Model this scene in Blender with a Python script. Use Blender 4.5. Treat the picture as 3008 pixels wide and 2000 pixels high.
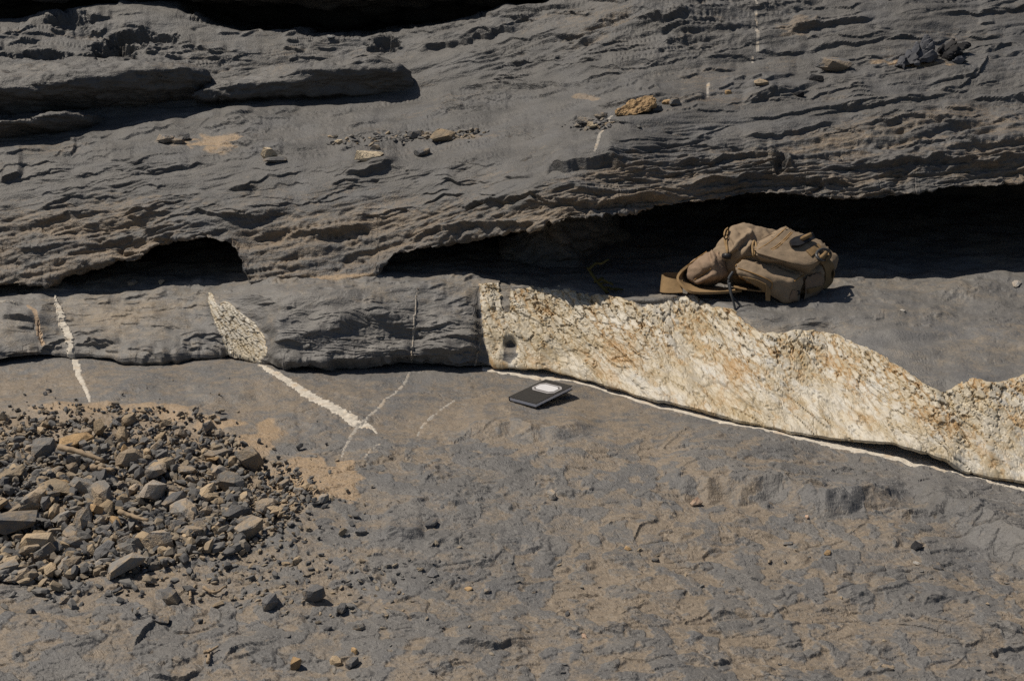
import bpy, bmesh, math, random
import numpy as np
from mathutils import Vector, Matrix

# ------------------------------------------------------------------ clear
for o in list(bpy.data.objects):
    bpy.data.objects.remove(o)
S = bpy.context.scene
C = S.collection
R = math.radians

# ------------------------------------------------------------------ camera
PITCH = R(18.0); CAMH = 1.0; F = 3500.0; W, H = 3008.0, 2000.0
cd = bpy.data.cameras.new('camera'); cam = bpy.data.objects.new('camera', cd); C.objects.link(cam)
cam.location = (0, 0, CAMH); cam.rotation_euler = (math.pi / 2 - PITCH, 0, 0)
cd.sensor_fit = 'HORIZONTAL'; cd.sensor_width = 23.7; cd.lens = 23.7 * F / W
cd.clip_start = 0.05; cd.clip_end = 500
S.camera = cam

# ------------------------------------------------------------------ world, sun, exposure
SUN = Vector((-0.50, 0.15, 0.85)).normalized()          # direction towards the sun
elev = math.asin(SUN.z); az = math.atan2(SUN.x, SUN.y)
wd = bpy.data.worlds.new('World'); S.world = wd; wd.use_nodes = True
nt = wd.node_tree; nt.nodes.clear()
sky = nt.nodes.new('ShaderNodeTexSky'); sky.sky_type = 'NISHITA'; sky.sun_disc = False
sky.sun_elevation = elev; sky.sun_rotation = az
bgn = nt.nodes.new('ShaderNodeBackground'); bgn.inputs['Strength'].default_value = 0.05
wo = nt.nodes.new('ShaderNodeOutputWorld')
nt.links.new(sky.outputs[0], bgn.inputs[0]); nt.links.new(bgn.outputs[0], wo.inputs[0])
ld = bpy.data.lights.new('sun', 'SUN'); ld.energy = 4.4; ld.angle = R(0.53); ld.color = (1.0, 0.91, 0.78)
sun = bpy.data.objects.new('sun', ld); C.objects.link(sun)
sun.rotation_euler = SUN.to_track_quat('Z', 'Y').to_euler(); sun.location = (-3, 2, 6)
S.view_settings.view_transform = 'Standard'; S.view_settings.look = 'None'
S.cycles.use_denoising = False
S.view_settings.exposure = 0.05; S.view_settings.gamma = 1.0; S.view_settings.use_curve_mapping = False

# ------------------------------------------------------------------ pixel <-> world
cp, sp = math.cos(PITCH), math.sin(PITCH)
def ray(x, y):
    xn = (np.asarray(x, float) - W / 2) / F; yn = (H / 2 - np.asarray(y, float)) / F
    return xn, cp + yn * sp, -sp + yn * cp
def at_Y(x, y, Y):
    a, b, c = ray(x, y); t = np.asarray(Y) / b
    return np.stack(np.broadcast_arrays(a * t, b * t, CAMH + c * t), -1)
def at_z(x, y, z):
    a, b, c = ray(x, y); t = (np.asarray(z) - CAMH) / c
    return np.stack(np.broadcast_arrays(a * t, b * t, CAMH + c * t), -1)
def project(P):
    X, Y, Z = P[..., 0], P[..., 1], P[..., 2] - CAMH
    dep = Y * cp - Z * sp; up = Y * sp + Z * cp
    dep = np.maximum(dep, 1e-3)
    return W / 2 + F * X / dep, H / 2 - F * up / dep
def crv(x, pts):
    p = np.array(pts, float); return np.interp(x, p[:, 0], p[:, 1])
def sstep(a, b, x):
    t = np.clip((x - a) / (b - a), 0, 1); return t * t * (3 - 2 * t)

# ------------------------------------------------------------------ numpy noise
_rs = np.random.RandomState(7)
_perm = np.concatenate([_rs.permutation(256)] * 3).astype(np.int32)
_ga = np.linspace(0, 2 * np.pi, 256, endpoint=False)
_gx = np.cos(_ga).astype(np.float32); _gy = np.sin(_ga).astype(np.float32)
def perlin(x, y, seed=0):
    x = np.asarray(x, np.float32) + seed * 17.31; y = np.asarray(y, np.float32) + seed * 5.77
    xi = np.floor(x).astype(np.int32); yi = np.floor(y).astype(np.int32)
    xf = x - xi; yf = y - yi
    u = xf * xf * xf * (xf * (xf * 6 - 15) + 10); v = yf * yf * yf * (yf * (yf * 6 - 15) + 10)
    xi &= 255; yi &= 255
    def g(ix, iy, fx, fy):
        h = _perm[_perm[ix] + iy + (seed & 63)]
        return _gx[h] * fx + _gy[h] * fy
    a = g(xi, yi, xf, yf); b = g((xi + 1) & 255, yi, xf - 1, yf)
    c = g(xi, (yi + 1) & 255, xf, yf - 1); d = g((xi + 1) & 255, (yi + 1) & 255, xf - 1, yf - 1)
    return 1.5 * ((a + u * (b - a)) * (1 - v) + (c + u * (d - c)) * v)
def fbm(x, y, seed=0, oct=4, gain=0.5):
    t = 0; a = 1.0
    for k in range(oct):
        t = t + a * perlin(x * 2 ** k, y * 2 ** k, seed + 3 * k); a *= gain
    return t
def worley(x, y, seed=0):
    """nearest cell: F1, F2, random value of the cell, offset from its centre"""
    x = np.asarray(x, np.float32) + seed * 3.7; y = np.asarray(y, np.float32) + seed * 9.1
    xi = np.floor(x).astype(np.int32); yi = np.floor(y).astype(np.int32)
    f1 = np.full(x.shape, 9, np.float32); f2 = f1.copy(); rv = np.zeros_like(f1); ox = np.zeros_like(f1); oy = np.zeros_like(f1)
    for dx in (-1, 0, 1):
        for dy in (-1, 0, 1):
            cx = xi + dx; cy = yi + dy
            h = _perm[_perm[cx & 255] + (cy & 255)]; h2 = _perm[h + 91]; h3 = _perm[h + 33]
            px = cx + 0.5 + (h / 255.0 - .5) * .85 - x; py = cy + .5 + (h2 / 255.0 - .5) * .85 - y
            d = px * px + py * py
            n = d < f1
            f2 = np.where(n, f1, np.minimum(f2, d)); f1 = np.where(n, d, f1)
            rv = np.where(n, h3 / 255.0, rv); ox = np.where(n, -px, ox); oy = np.where(n, -py, oy)
    return np.sqrt(f1), np.sqrt(f2), rv, ox, oy
def cracks(x, y, seed, width, keep=0.0):
    """winding hairline cracks: 1 on the line"""
    wx = .35 * perlin(x * 1.7, y * 1.7, seed + 5); r = perlin(x + wx, y + .5 * wx, seed)
    m = sstep(keep, keep + .25, perlin(x * .9 + 7, y * .6, seed + 9))
    return np.exp(-(r / width) ** 2) * m, r
def terrace(n, levels, sharp=0.15):
    m = n * levels; k = np.floor(m); f = m - k
    return (k + sstep(0, sharp, f)) / levels

# ------------------------------------------------------------------ mesh helpers
def link(name, me, mat=None, parent=None):
    o = bpy.data.objects.new(name, me); C.objects.link(o)
    if mat is not None and me is not None:
        me.materials.clear(); me.materials.append(mat)
    if parent is not None: o.parent = parent
    return o
def tag(o, label=None, cat=None, group=None, kind=None):
    if label: o['label'] = label
    if cat: o['category'] = cat
    if group: o['group'] = group
    if kind: o['kind'] = kind
    return o
def raw_mesh(name, V, Q, attrs=None, smooth=True):
    me = bpy.data.meshes.new(name); V = np.ascontiguousarray(V, np.float32); Q = np.ascontiguousarray(Q, np.int32)
    k = Q.shape[1]
    me.vertices.add(len(V)); me.vertices.foreach_set('co', V.ravel())
    me.loops.add(Q.size); me.loops.foreach_set('vertex_index', Q.ravel())
    me.polygons.add(len(Q)); me.polygons.foreach_set('loop_start', np.arange(0, Q.size, k, dtype=np.int32))
    me.polygons.foreach_set('use_smooth', np.full(len(Q), smooth))
    for n, a in (attrs or {}).items():
        at = me.attributes.new(n, 'FLOAT', 'POINT'); at.data.foreach_set('value', np.ascontiguousarray(a, np.float32).ravel())
    me.update(calc_edges=True)
    return me
def grid_quads(nr, nc, flip=False):
    i = np.arange(nr * nc).reshape(nr, nc)
    q = np.stack([i[:-1, :-1], i[:-1, 1:], i[1:, 1:], i[1:, :-1]], -1).reshape(-1, 4)
    return q[:, ::-1] if flip else q
def split_grid(P, masks, attrs, names, flip=False, smooth=()):
    """one mesh per value of masks (int per vertex); faces go by the mask of their first corner"""
    nr, nc = P.shape[:2]; Q = grid_quads(nr, nc, flip)
    m = np.asarray(masks).ravel()
    fm = np.max(m[Q], axis=1)
    out = {}
    V = P.reshape(-1, 3)
    for k, n in names.items():
        q = Q[fm == k]
        if not len(q): continue
        used, inv = np.unique(q, return_inverse=True)
        out[k] = raw_mesh(n, V[used], inv.reshape(q.shape), {a: v.ravel()[used] for a, v in attrs.items()}, smooth=k in smooth)
    return out
def normals(P):
    du = np.gradient(P, axis=1); dv = np.gradient(P, axis=0)
    n = np.cross(du, dv); n /= np.maximum(np.linalg.norm(n, axis=-1, keepdims=True), 1e-9)
    return n
def blur(A, r, axis):
    """box blur run twice, edge padded"""
    for _ in range(2):
        pad = [(0, 0)] * A.ndim; pad[axis] = (r, r)
        B = np.pad(A, pad, mode='edge'); c = np.cumsum(B, axis=axis)
        c = np.concatenate([np.zeros_like(np.take(c, [0], axis)), c], axis)
        n = A.shape[axis]
        A = (np.take(c, np.arange(2 * r + 1, 2 * r + 1 + n), axis) - np.take(c, np.arange(0, n), axis)) / (2 * r + 1)
    return A
def poly_dist(px, py, pts):
    """distance in pixels to a polyline, and the position along it (0..1) and interpolated third value"""
    pts = np.array(pts, float); best = np.full(px.shape, 1e9); par = np.zeros(px.shape); wid = np.zeros(px.shape)
    n = len(pts) - 1
    for i in range(n):
        a = pts[i]; b = pts[i + 1]; d = b[:2] - a[:2]; L2 = (d ** 2).sum() + 1e-9
        t = np.clip(((px - a[0]) * d[0] + (py - a[1]) * d[1]) / L2, 0, 1)
        q = np.hypot(px - a[0] - t * d[0], py - a[1] - t * d[1])
        m = q < best; best = np.where(m, q, best); par = np.where(m, (i + t) / n, par)
        if pts.shape[1] > 2: wid = np.where(m, a[2] + t * (b[2] - a[2]), wid)
    return best, par, wid
def in_poly(px, py, pts):
    c = np.zeros(px.shape, bool); n = len(pts)
    for i in range(n):
        (x0, y0), (x1, y1) = pts[i], pts[(i + 1) % n]
        if y0 == y1: continue
        c ^= ((y0 > py) != (y1 > py)) & (px < (x1 - x0) * (py - y0) / (y1 - y0) + x0)
    return c
def step_feature(h, px, py, pts, A, L=60., soft=3., jit=5., seed=0):
    """a bed edge, added to h: the far side stands proud by A at the line and fades over L pixels, the near side drops over soft pixels"""
    p = np.array(pts, float); x0, x1 = p[0, 0], p[-1, 0]
    c = np.where((XS > x0 - 4) & (XS < x1 + 4))[0]
    if not len(c): return
    sl = slice(c[0], c[-1] + 1); qx = px[:, sl]; qy = py[:, sl]
    r = np.where(((qy > p[:, 1].min() - 4 * L - 20) & (qy < p[:, 1].max() + soft + 20)).any(1))[0]
    if not len(r): return
    rs_ = slice(r[0], r[-1] + 1); qx = qx[rs_]; qy = qy[rs_]
    yl = np.interp(qx, p[:, 0], p[:, 1]) + jit * (1.2 * perlin(qx / 42., qy / 42. + seed, seed) + (.5 if A < .006 else .2) * (soft < 7) * perlin(qx / 14., qy / 11. + seed, seed + 1))
    d = yl - qy; e = .22 * (x1 - x0)
    w = sstep(x0, x0 + e, qx) * (1 - sstep(x1 - e, x1, qx))
    f = np.where(d > 0, np.exp(-np.maximum(d, 0) / L), np.maximum(0, 1 + d / soft))
    h[rs_, sl] += A * w * f
def random_steps(n, xr, yfun, wr, Ar, slope, seed, Lr=(10, 26), soft=2.6):
    q = random.Random(seed); out = []
    for _ in range(n):
        x = q.uniform(*xr); y0, y1 = yfun(x); y = q.uniform(y0, y1); w = q.uniform(*wr); sl = q.gauss(*slope); pts = []
        for k in range(5):
            t = k / 4; pts.append((x + w * t, y - sl * w * t + q.gauss(0, w * .03)))
        out.append((pts, q.uniform(*Ar), min(q.uniform(*Lr), max(7., .28 * w)), soft, w * .03))
    return out

# ------------------------------------------------------------------ materials
def mat_new(name):
    m = bpy.data.materials.new(name); m.use_nodes = True; t = m.node_tree; t.nodes.clear()
    o = t.nodes.new('ShaderNodeOutputMaterial'); b = t.nodes.new('ShaderNodeBsdfPrincipled')
    t.links.new(b.outputs[0], o.inputs[0]); b.inputs['Roughness'].default_value = .85
    b.inputs['Specular IOR Level'].default_value = .25
    return m, t, b
def N(t, typ, **kw):
    n = t.nodes.new(typ)
    for k, v in kw.items(): setattr(n, k, v)
    return n
def noise(t, co, scale, detail=4, rough=.55, dist=0.):
    n = N(t, 'ShaderNodeTexNoise'); n.inputs['Scale'].default_value = scale; n.inputs['Detail'].default_value = detail
    n.inputs['Roughness'].default_value = rough; n.inputs['Distortion'].default_value = dist
    t.links.new(co, n.inputs['Vector']); return n.outputs['Fac']
def ramp(t, fac, stops, interp='LINEAR'):
    r = N(t, 'ShaderNodeValToRGB'); r.color_ramp.interpolation = interp; e = r.color_ramp.elements
    while len(e) < len(stops): e.new(.5)
    for i, (p, c) in enumerate(stops):
        e[i].position = p; e[i].color = (*c, 1) if len(c) == 3 else c
    t.links.new(fac, r.inputs[0]); return r.outputs[0]
def g(v): return (v, v, v)
def mix(t, fac, a, b, mode='MIX'):
    m = N(t, 'ShaderNodeMix', data_type='RGBA', blend_type=mode)
    for s, v in ((m.inputs[0], fac), (m.inputs[6], a), (m.inputs[7], b)):
        if isinstance(v, bpy.types.NodeSocket): t.links.new(v, s)
        elif isinstance(v, (tuple, list)): s.default_value = (*v, 1)
        else: s.default_value = v
    return m.outputs[2]
def math_(t, op, a, b=0., clamp=False):
    m = N(t, 'ShaderNodeMath', operation=op); m.use_clamp = clamp
    for s, v in ((m.inputs[0], a), (m.inputs[1], b)):
        if isinstance(v, bpy.types.NodeSocket): t.links.new(v, s)
        else: s.default_value = v
    return m.outputs[0]
def coords(t, scale=(1, 1, 1), kind='Object', rot=(0, 0, 0)):
    c = N(t, 'ShaderNodeTexCoord'); m = N(t, 'ShaderNodeMapping'); m.inputs['Scale'].default_value = scale
    m.inputs['Rotation'].default_value = rot
    t.links.new(c.outputs[kind], m.inputs['Vector']); return m.outputs[0]
def attr(t, name):
    a = N(t, 'ShaderNodeAttribute'); a.attribute_name = name; return a.outputs['Fac']
def bump(t, b, h, strength=.5, dist=.002):
    n = N(t, 'ShaderNodeBump'); n.inputs['Strength'].default_value = strength; n.inputs['Distance'].default_value = dist
    t.links.new(h, n.inputs['Height']); t.links.new(n.outputs[0], b.inputs['Normal'])

def rock_mat(name, dark=(.112, .106, .098), light=(.185, .171, .154), tan=(.30, .23, .155), stretch=(1, 1, 1), bmp=.4, lo=.36, hi=.86, mx=.8, bd=.004):
    m, t, b = mat_new(name)
    co = coords(t, stretch); c1 = coords(t)
    n1 = noise(t, co, 6, 6, .6); n2 = noise(t, co, 38, 5, .6); n3 = noise(t, c1, 190, 3, .6); n4 = noise(t, c1, 420, 2, .5)
    base = mix(t, ramp(t, n1, [(.30, g(0)), (.70, g(1))]), dark, light)
    base = mix(t, ramp(t, n2, [(.25, g(.55)), (.70, g(0))]), base, mix(t, .5, base, (.07, .07, .075)))
    bluish = ramp(t, noise(t, c1, 9, 4), [(.45, g(0)), (.7, g(.5))])
    base = mix(t, bluish, base, (.122, .124, .130))
    d = attr(t, 'dust')
    dn = math_(t, 'ADD', d, math_(t, 'MULTIPLY', math_(t, 'SUBTRACT', n2, .5), 1.0))
    dn = math_(t, 'ADD', dn, math_(t, 'MULTIPLY', math_(t, 'SUBTRACT', n3, .5), .5))
    dm = ramp(t, dn, [(lo, g(0)), (hi, g(mx))])
    tanv = mix(t, ramp(t, noise(t, c1, 70, 4), [(.3, g(0)), (.7, g(1))]), tan, tuple(.70 * v for v in tan))
    col = mix(t, dm, base, tanv)
    so = ramp(t, math_(t, 'ADD', attr(t, 'soil'), math_(t, 'MULTIPLY', math_(t, 'SUBTRACT', n2, .5), .8)), [(.22, g(0)), (1.0, g(.85))])
    col = mix(t, so, col, mix(t, n3, (.27, .185, .105), (.40, .285, .17)))
    wv = ramp(t, noise(t, c1, 230, 2, .5), [(.70, g(0)), (.80, g(.45))])
    col = mix(t, wv, col, (.46, .45, .43))
    col = mix(t, math_(t, 'MULTIPLY', ramp(t, n3, [(.3, g(1)), (.6, g(0))]), .55), col, mix(t, .5, col, (.04, .04, .04)))
    col = mix(t, math_(t, 'MULTIPLY', ramp(t, n4, [(.28, g(1)), (.55, g(0))]), .5), col, mix(t, .5, col, (.04, .04, .04)))
    t.links.new(col, b.inputs['Base Color'])
    hb = math_(t, 'ADD', math_(t, 'MULTIPLY', n3, .5), math_(t, 'ADD', math_(t, 'MULTIPLY', n2, 1.0), math_(t, 'MULTIPLY', n4, .25)))
    bump(t, b, hb, bmp, bd); b.inputs['Roughness'].default_value = .62; b.inputs['Specular IOR Level'].default_value = .45
    return m
def quartz_mat(name='white_quartz'):
    m, t, b = mat_new(name)
    c1 = coords(t)
    cv = N(t, 'ShaderNodeCombineXYZ')
    t.links.new(math_(t, 'MULTIPLY', attr(t, 'ga'), 9.), cv.inputs[0]); t.links.new(math_(t, 'MULTIPLY', attr(t, 'gb'), 26.), cv.inputs[1])
    n1 = noise(t, cv.outputs[0], 1.0, 5, .6, .4); nb = noise(t, cv.outputs[0], 2.6, 4, .6, .3); n2 = noise(t, c1, 28, 5, .6); n3 = noise(t, c1, 120, 4, .6)
    s = attr(t, 'stain')
    col = mix(t, ramp(t, nb, [(.3, g(0)), (.7, g(1))]), (.40, .392, .37), (.52, .475, .39))
    col = mix(t, ramp(t, n2, [(.45, g(0)), (.8, g(.6))]), col, (.50, .43, .315))
    nl = noise(t, cv.outputs[0], .38, 3, .55, .5)
    col = mix(t, ramp(t, nl, [(.42, g(0)), (.62, g(.65))]), col, (.43, .36, .245))
    k = math_(t, 'ADD', math_(t, 'MULTIPLY', n1, 1.0), math_(t, 'MULTIPLY', s, .5))
    col = mix(t, ramp(t, k, [(.50, g(0)), (.78, g(.72))]), col, (.335, .255, .135))
    k2 = math_(t, 'ADD', math_(t, 'MULTIPLY', n3, .6), math_(t, 'MULTIPLY', s, .8))
    col = mix(t, ramp(t, k2, [(.58, g(0)), (.95, g(.8))]), col, (.36, .22, .095))
    t.links.new(col, b.inputs['Base Color']); b.inputs['Roughness'].default_value = .5
    b.inputs['Specular IOR Level'].default_value = .4
    bump(t, b, math_(t, 'ADD', math_(t, 'ADD', n2, nb), math_(t, 'MULTIPLY', n3, .5)), .45, .004)
    return m
M = {}
M['ground'] = rock_mat('grey_shale_ground', dark=(.104, .101, .098), light=(.172, .161, .148), tan=(.265, .207, .145), stretch=(1, 1.1, 1), lo=.34, hi=.74, mx=.80, bmp=.6, bd=.005)
M['ledge'] = rock_mat('grey_shale_ledge', dark=(.115, .110, .104), light=(.188, .176, .160), tan=(.29, .23, .16), stretch=(1, 1, 1.8), bmp=.55)
M['upper'] = rock_mat('grey_shale_upper', dark=(.062, .060, .057), light=(.134, .126, .116), tan=(.27, .20, .13), stretch=(1, 2.2, 2.6), bmp=.7, bd=.0065)
M['quartz'] = quartz_mat()
def plain_vein(name, colr):
    m, t, b = mat_new(name); c1 = coords(t)
    n2 = noise(t, c1, 90, 4, .6); n3 = noise(t, c1, 35, 3)
    col = mix(t, ramp(t, n2, [(.35, g(0)), (.7, g(1))]), colr, tuple(.72 * v for v in colr))
    col = mix(t, ramp(t, n3, [(.52, g(0)), (.75, g(.6))]), col, (.42, .30, .18))
    t.links.new(col, b.inputs['Base Color']); bump(t, b, n2, .5, .003); return m
M['vein'] = plain_vein('calcite_vein', (.54, .495, .425))
M['faintvein'] = plain_vein('faint_vein', (.33, .305, .27))
M['rustvein'] = plain_vein('rusty_vein', (.36, .27, .19))

# ------------------------------------------------------------------ curves of the photograph (source pixels)
YC = [(-700, 1100), (0, 1069), (77, 1059), (140, 1050), (268, 1050), (370, 1065), (446, 1066), (548, 1059), (638, 1050), (676, 1046), (714, 1055),
      (765, 1069), (816, 1082), (893, 1091), (995, 1087), (1084, 1084), (1212, 1078), (1327, 1082), (1403, 1087), (1429, 1086), (1531, 1095),
      (1658, 1110), (1786, 1142), (1913, 1186), (2041, 1214), (2169, 1250), (2296, 1275), (2424, 1303), (2551, 1326), (2679, 1361), (2806, 1394),
      (3008, 1434), (3400, 1520), (4200, 1660)]
GAP = [(-700, 8), (0, 12), (120, 6), (200, 3), (450, 5), (640, 6), (690, 3), (780, 4), (830, 9), (900, 6), (1100, 4), (1330, 6), (1400, 6), (1480, 7),
       (1600, 9), (1700, 1), (2000, 2), (2300, 1.5), (2470, 8), (2560, 22), (2620, 34), (2700, 40), (2790, 34), (2830, 8), (3008, 6), (4200, 6)]
YQ = [(-700, 920), (600, 880), (1400, 850), (1408, 836), (1465, 838), (1508, 858), (1560, 850), (1638, 854), (1696, 866), (1760, 870), (1826, 878), (1883, 902),
      (1960, 890), (2035, 874), (2092, 904), (2153, 915), (2193, 955), (2237, 980), (2301, 977), (2397, 971), (2460, 980), (2492, 1006), (2537, 1018), (2588, 1044),
      (2652, 1085), (2715, 1127), (2773, 1155), (2817, 1133), (2862, 1114), (2913, 1127), (2970, 1114), (3008, 1104), (3400, 1120), (4200, 1160)]
YT = [(-700, 915), (0, 902), (90, 905), (160, 868), (400, 860), (612, 858), (660, 880), (700, 900), (770, 890), (830, 874), (956, 860), (1148, 848), (1403, 836),
      (1500, 850), (1640, 848), (1830, 872), (1890, 892), (2035, 868), (2150, 900), (2300, 930), (2500, 930), (2700, 925), (3008, 920), (4200, 940)]
ZT = [(-700, .085), (0, .092), (160, .104), (400, .110), (600, .120), (700, .140), (830, .165), (1400, .172), (2035, .178), (3008, .182), (4200, .19)]
ZQ = [(-700, .10), (600, .12), (830, .12), (1400, .168), (2035, .172), (2200, .160), (2500, .152), (2775, .132), (2900, .148), (3008, .15), (4200, .15)]
YB = [(-700, 860), (0, 848), (110, 846), (410, 832), (560, 823), (720, 810), (1000, 812), (1160, 818), (1600, 808), (1900, 800), (3008, 790), (4200, 790)]
ZB = [(-700, .09), (0, .098), (160, .110), (400, .118), (600, .130), (800, .156), (1000, .172), (1400, .178), (2035, .184), (3008, .190), (4200, .195)]
BULGE = [(-700, .01), (0, .035), (90, .035), (150, .004), (600, .0), (690, .0), (770, .0), (820, .045), (1000, .05), (1350, .045), (1420, .012), (1500, .0), (4200, .0)]
LIP = [(-1500, 850), (0, 850), (147, 846), (185, 815), (268, 788), (340, 776), (395, 772), (430, 742), (470, 718), (523, 704), (612, 706), (663, 719), (695, 751), (714, 800), (730, 838),
       (797, 846), (956, 846), (1095, 846), (1122, 786), (1150, 765), (1230, 740), (1300, 724), (1400, 704), (1504, 690), (1590, 676), (1612, 660), (1823, 633), (1950, 614),
       (2078, 594), (2205, 574), (2301, 574), (2397, 588), (2492, 598), (2601, 591), (2683, 574), (2779, 558), (3008, 551), (4200, 545)]
YLIP = [(-1500, 3.05), (0, 3.04), (150, 3.06), (300, 3.10), (500, 3.12), (690, 3.10), (760, 3.075), (1090, 3.075), (1130, 3.08), (1500, 3.06), (1606, 2.97), (1900, 2.95), (2300, 3.02), (3008, 3.02), (4200, 3.0)]
BF = [(-1500, 520), (0, 470), (600, 475), (1200, 490), (1500, 470), (1700, 420), (1850, 350), (2200, 300), (2400, 265), (2700, 207), (3008, 168), (4200, 60)]
BB = [(-1500, 560), (0, 415), (255, 365), (560, 312), (720, 285), (920, 275), (1220, 272), (1500, 262), (1900, 232), (2200, 222), (2400, 212), (2600, 176), (3008, 138), (4200, 30)]
TOP = [(-1500, 110), (0, 58), (50, 57), (150, 30), (260, 15), (420, 6), (520, 2), (548, 44), (690, 84), (815, 87), (920, 103), (1060, 105), (1150, 92), (1300, 70), (1450, 42),
       (1600, 15), (1660, -20), (1800, -120), (4200, -120)]

def columns():
    d = np.arange(-60, 3070, 3.05)
    l = np.concatenate([np.linspace(-3200, -700, 14)[:-1], np.linspace(-700, -60, 50)[:-1]])
    r = np.concatenate([np.linspace(3070, 3700, 50)[1:], np.linspace(3700, 6200, 14)[1:]])
    return np.concatenate([l, d, r])
XS = columns(); NC = len(XS)
def loft(keys, segs, round_=0):
    """keys: list of (NC,3) curves; linear rows between them, then rounded along the column"""
    rows = []
    for a, b, n in zip(keys[:-1], keys[1:], segs):
        for i in range(n): rows.append(a + (b - a) * (i / n))
    rows.append(keys[-1]); P = np.stack(rows)
    return P
def arclen(P):
    d = np.linalg.norm(np.diff(P, axis=0), axis=-1); return np.concatenate([np.zeros((1, P.shape[1])), np.cumsum(d, 0)])

# ================================================================== GROUND (lower bed)
yc = crv(XS, YC) + 2.5 * fbm(XS / 40., XS * 0, 3, 3)
def build_ground():
    NV = 455
    back = [at_z(XS, yc - 60, 0) + np.array([0, d, 0]) for d in (.5, .25, .0)]
    v = np.linspace(0, 1, NV)[:, None]
    y = (yc - 45)[None] * (1 - v) + 2075 * v
    dense = at_z(np.broadcast_to(XS, y.shape), y, 0)
    last = dense[-1]; near = []
    for Y in np.concatenate([np.linspace(1.45, .2, 24), np.linspace(0, -8, 12)]):
        q = last.copy(); q[:, 1] = Y; q[:, 0] *= 1 + max(0, 1.45 - Y) * .25; near.append(q)
    P = np.concatenate([np.stack(back), dense, np.stack(near)])
    px, py = project(P); px[-36:] = px[-37]; py[-36:] = 2075 + np.linspace(5, 4000, 36)[:, None]
    X, Y = P[..., 0], P[..., 1]
    h = .016 * fbm(X * 1.6 + 3, Y * 2.2, 1, 3) + .004 * fbm(X * 5, Y * 9, 5, 3)
    # thin sheets flaking off, and smooth grey knobs that stand out of the silt
    n = fbm(X * 4.2 + Y * .8, Y * 7, 11, 3, .5); ter = terrace(n, 4.5, .035)
    wet = sstep(1180, 1380, py) * .8 + .2
    h += .0045 * ter * wet
    n2 = fbm(X * 20 + .6 * n, Y * 18, 21, 4, .5) + .45 * fbm(X * 7, Y * 7, 25, 2)
    patch = sstep(-.10, .14, n2 - .02)
    h += .0022 * patch * wet
    n3 = fbm(X * 9, Y * 20, 26, 3, .5); ter3 = terrace(n3, 2.6, .04); h += .0030 * ter3 * wet
    f1, f2, rv, ox, oy = worley(X * 22 + .5 * n, Y * 26 + .4 * n2, 2)
    pit = sstep(.42, .2, f1) * (rv > .8); h += .004 * pit * wet
    w1, w2, rz, wx, wy = worley(X * 48 + .5 * n2, Y * 60 + .4 * n3, 9); h += .0011 * (rz - .5 - .5 * wy) * wet + .0005 * fbm(X * 60, Y * 70, 31, 2)
    st = np.zeros(px.shape)
    for i, (pts, A, L, soft, jit) in enumerate(GROUND_STEPS):
        step_feature(st, px, py, pts, A * (.45 if soft < 7 else 1.15), L, soft if soft < 7 else L * .4, jit, 40 + i)
    for i, (pts, A, L, soft, jit) in enumerate(random_steps(150, (-60, 2950), lambda x: (np.interp(x, [0, 1400, 3008], [1330, 1250, 1480]), 2000), (30, 120), (.0015, .005), (.12, .22), 5)
                                               + random_steps(60, (-60, 2300), lambda x: (np.interp(x, XS, yc) + 25, np.interp(x, XS, yc) + 170), (25, 90), (.0012, .003), (.12, .12), 6)):
        step_feature(st, px, py, pts, A, L, soft, jit, 300 + i)
    c1, r1 = cracks(X * 5, Y * 11, 401, .035, .12); c2, r2 = cracks(X * 12, Y * 24, 402, .06, .15); c3, r3 = cracks(X * 26, Y * 50, 403, .09, .1)
    h += st
    h -= (.0045 * c1 + .0030 * c2 + .0010 * c3) * (.35 + .65 * wet)
    h += .012 * np.exp(-((px - 1650) / 70) ** 2 - ((py - 1140) / 26) ** 2)          # swell the notebook leans on
    # the hollow that holds the rubble
    dpile = pile_mask(px, py)
    h = h - .012 * dpile
    h = np.where(py < yc[None] + 25, h * sstep(-40, 25, py - yc[None]), h)
    far = sstep(2080, 2600, py); h = h * (1 - .5 * far)
    P[..., 2] += h
    # dust lies in the low parts; bare grey on the proud flakes
    dust = .66 - .40 * patch * wet - .25 * (1 - wet) - .10 * ter3 + .30 * fbm(X * 2.2, Y * 2.2, 61, 3) + .10 * fbm(X * 26, Y * 30, 63, 2) - 3.0 * st
    band = sstep(20, 60, py - yc[None]) * (1 - sstep(150, 260, py - yc[None])); dust = dust + .12 * band * (px < 1500)
    dust = dust + 1.0 * dpile; soil = np.maximum(.95 * orange_mask(px, py), .45 * dpile)
    dust = dust - .35 * np.exp(-((px - 2650) / 380) ** 2 - ((py - 1440) / 70) ** 2) - .3 * np.exp(-((px - 2920) / 120) ** 2 - ((py - 1600) / 110) ** 2)
    dust = dust - .3 * np.exp(-((px - 930) / 160) ** 2 - ((py - 1290) / 80) ** 2)
    # veins
    mask = np.zeros(px.shape, int); j = fbm(px / 9., py / 5., 71, 3); j2 = fbm(px / 30., py / 3.5, 77, 2)
    for k, pts in VEINS_G:
        d, t, w = poly_dist(px, py, pts)
        hit = (d < w * .44 * (1 + .35 * j + .5 * j2)) & (fbm(px / 14., py / 8., 79, 3) > (-.75 if k in (1, 4) else -.25)); mask[hit] = k
        P[..., 2] += np.where(hit, .0006, 0)
    # pale quartz skin left along the foot of the big face
    dd = py - yc[None]; wq = np.interp(px, [1400, 1430, 1600, 1700, 2200, 2500, 2700, 3008, 4200], [0, 9, 10, 4, 4, 12, 16, 9, 9]) * (1 + .8 * fbm(px / 60., py / 60., 73, 3))
    hit = (dd > -40) & (dd < wq * .45) & (px > 1418) & (px < 3500); mask[hit] = 2; P[..., 2] += np.where(hit, .001, 0)
    return P, px, py, dust, mask, soil
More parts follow.
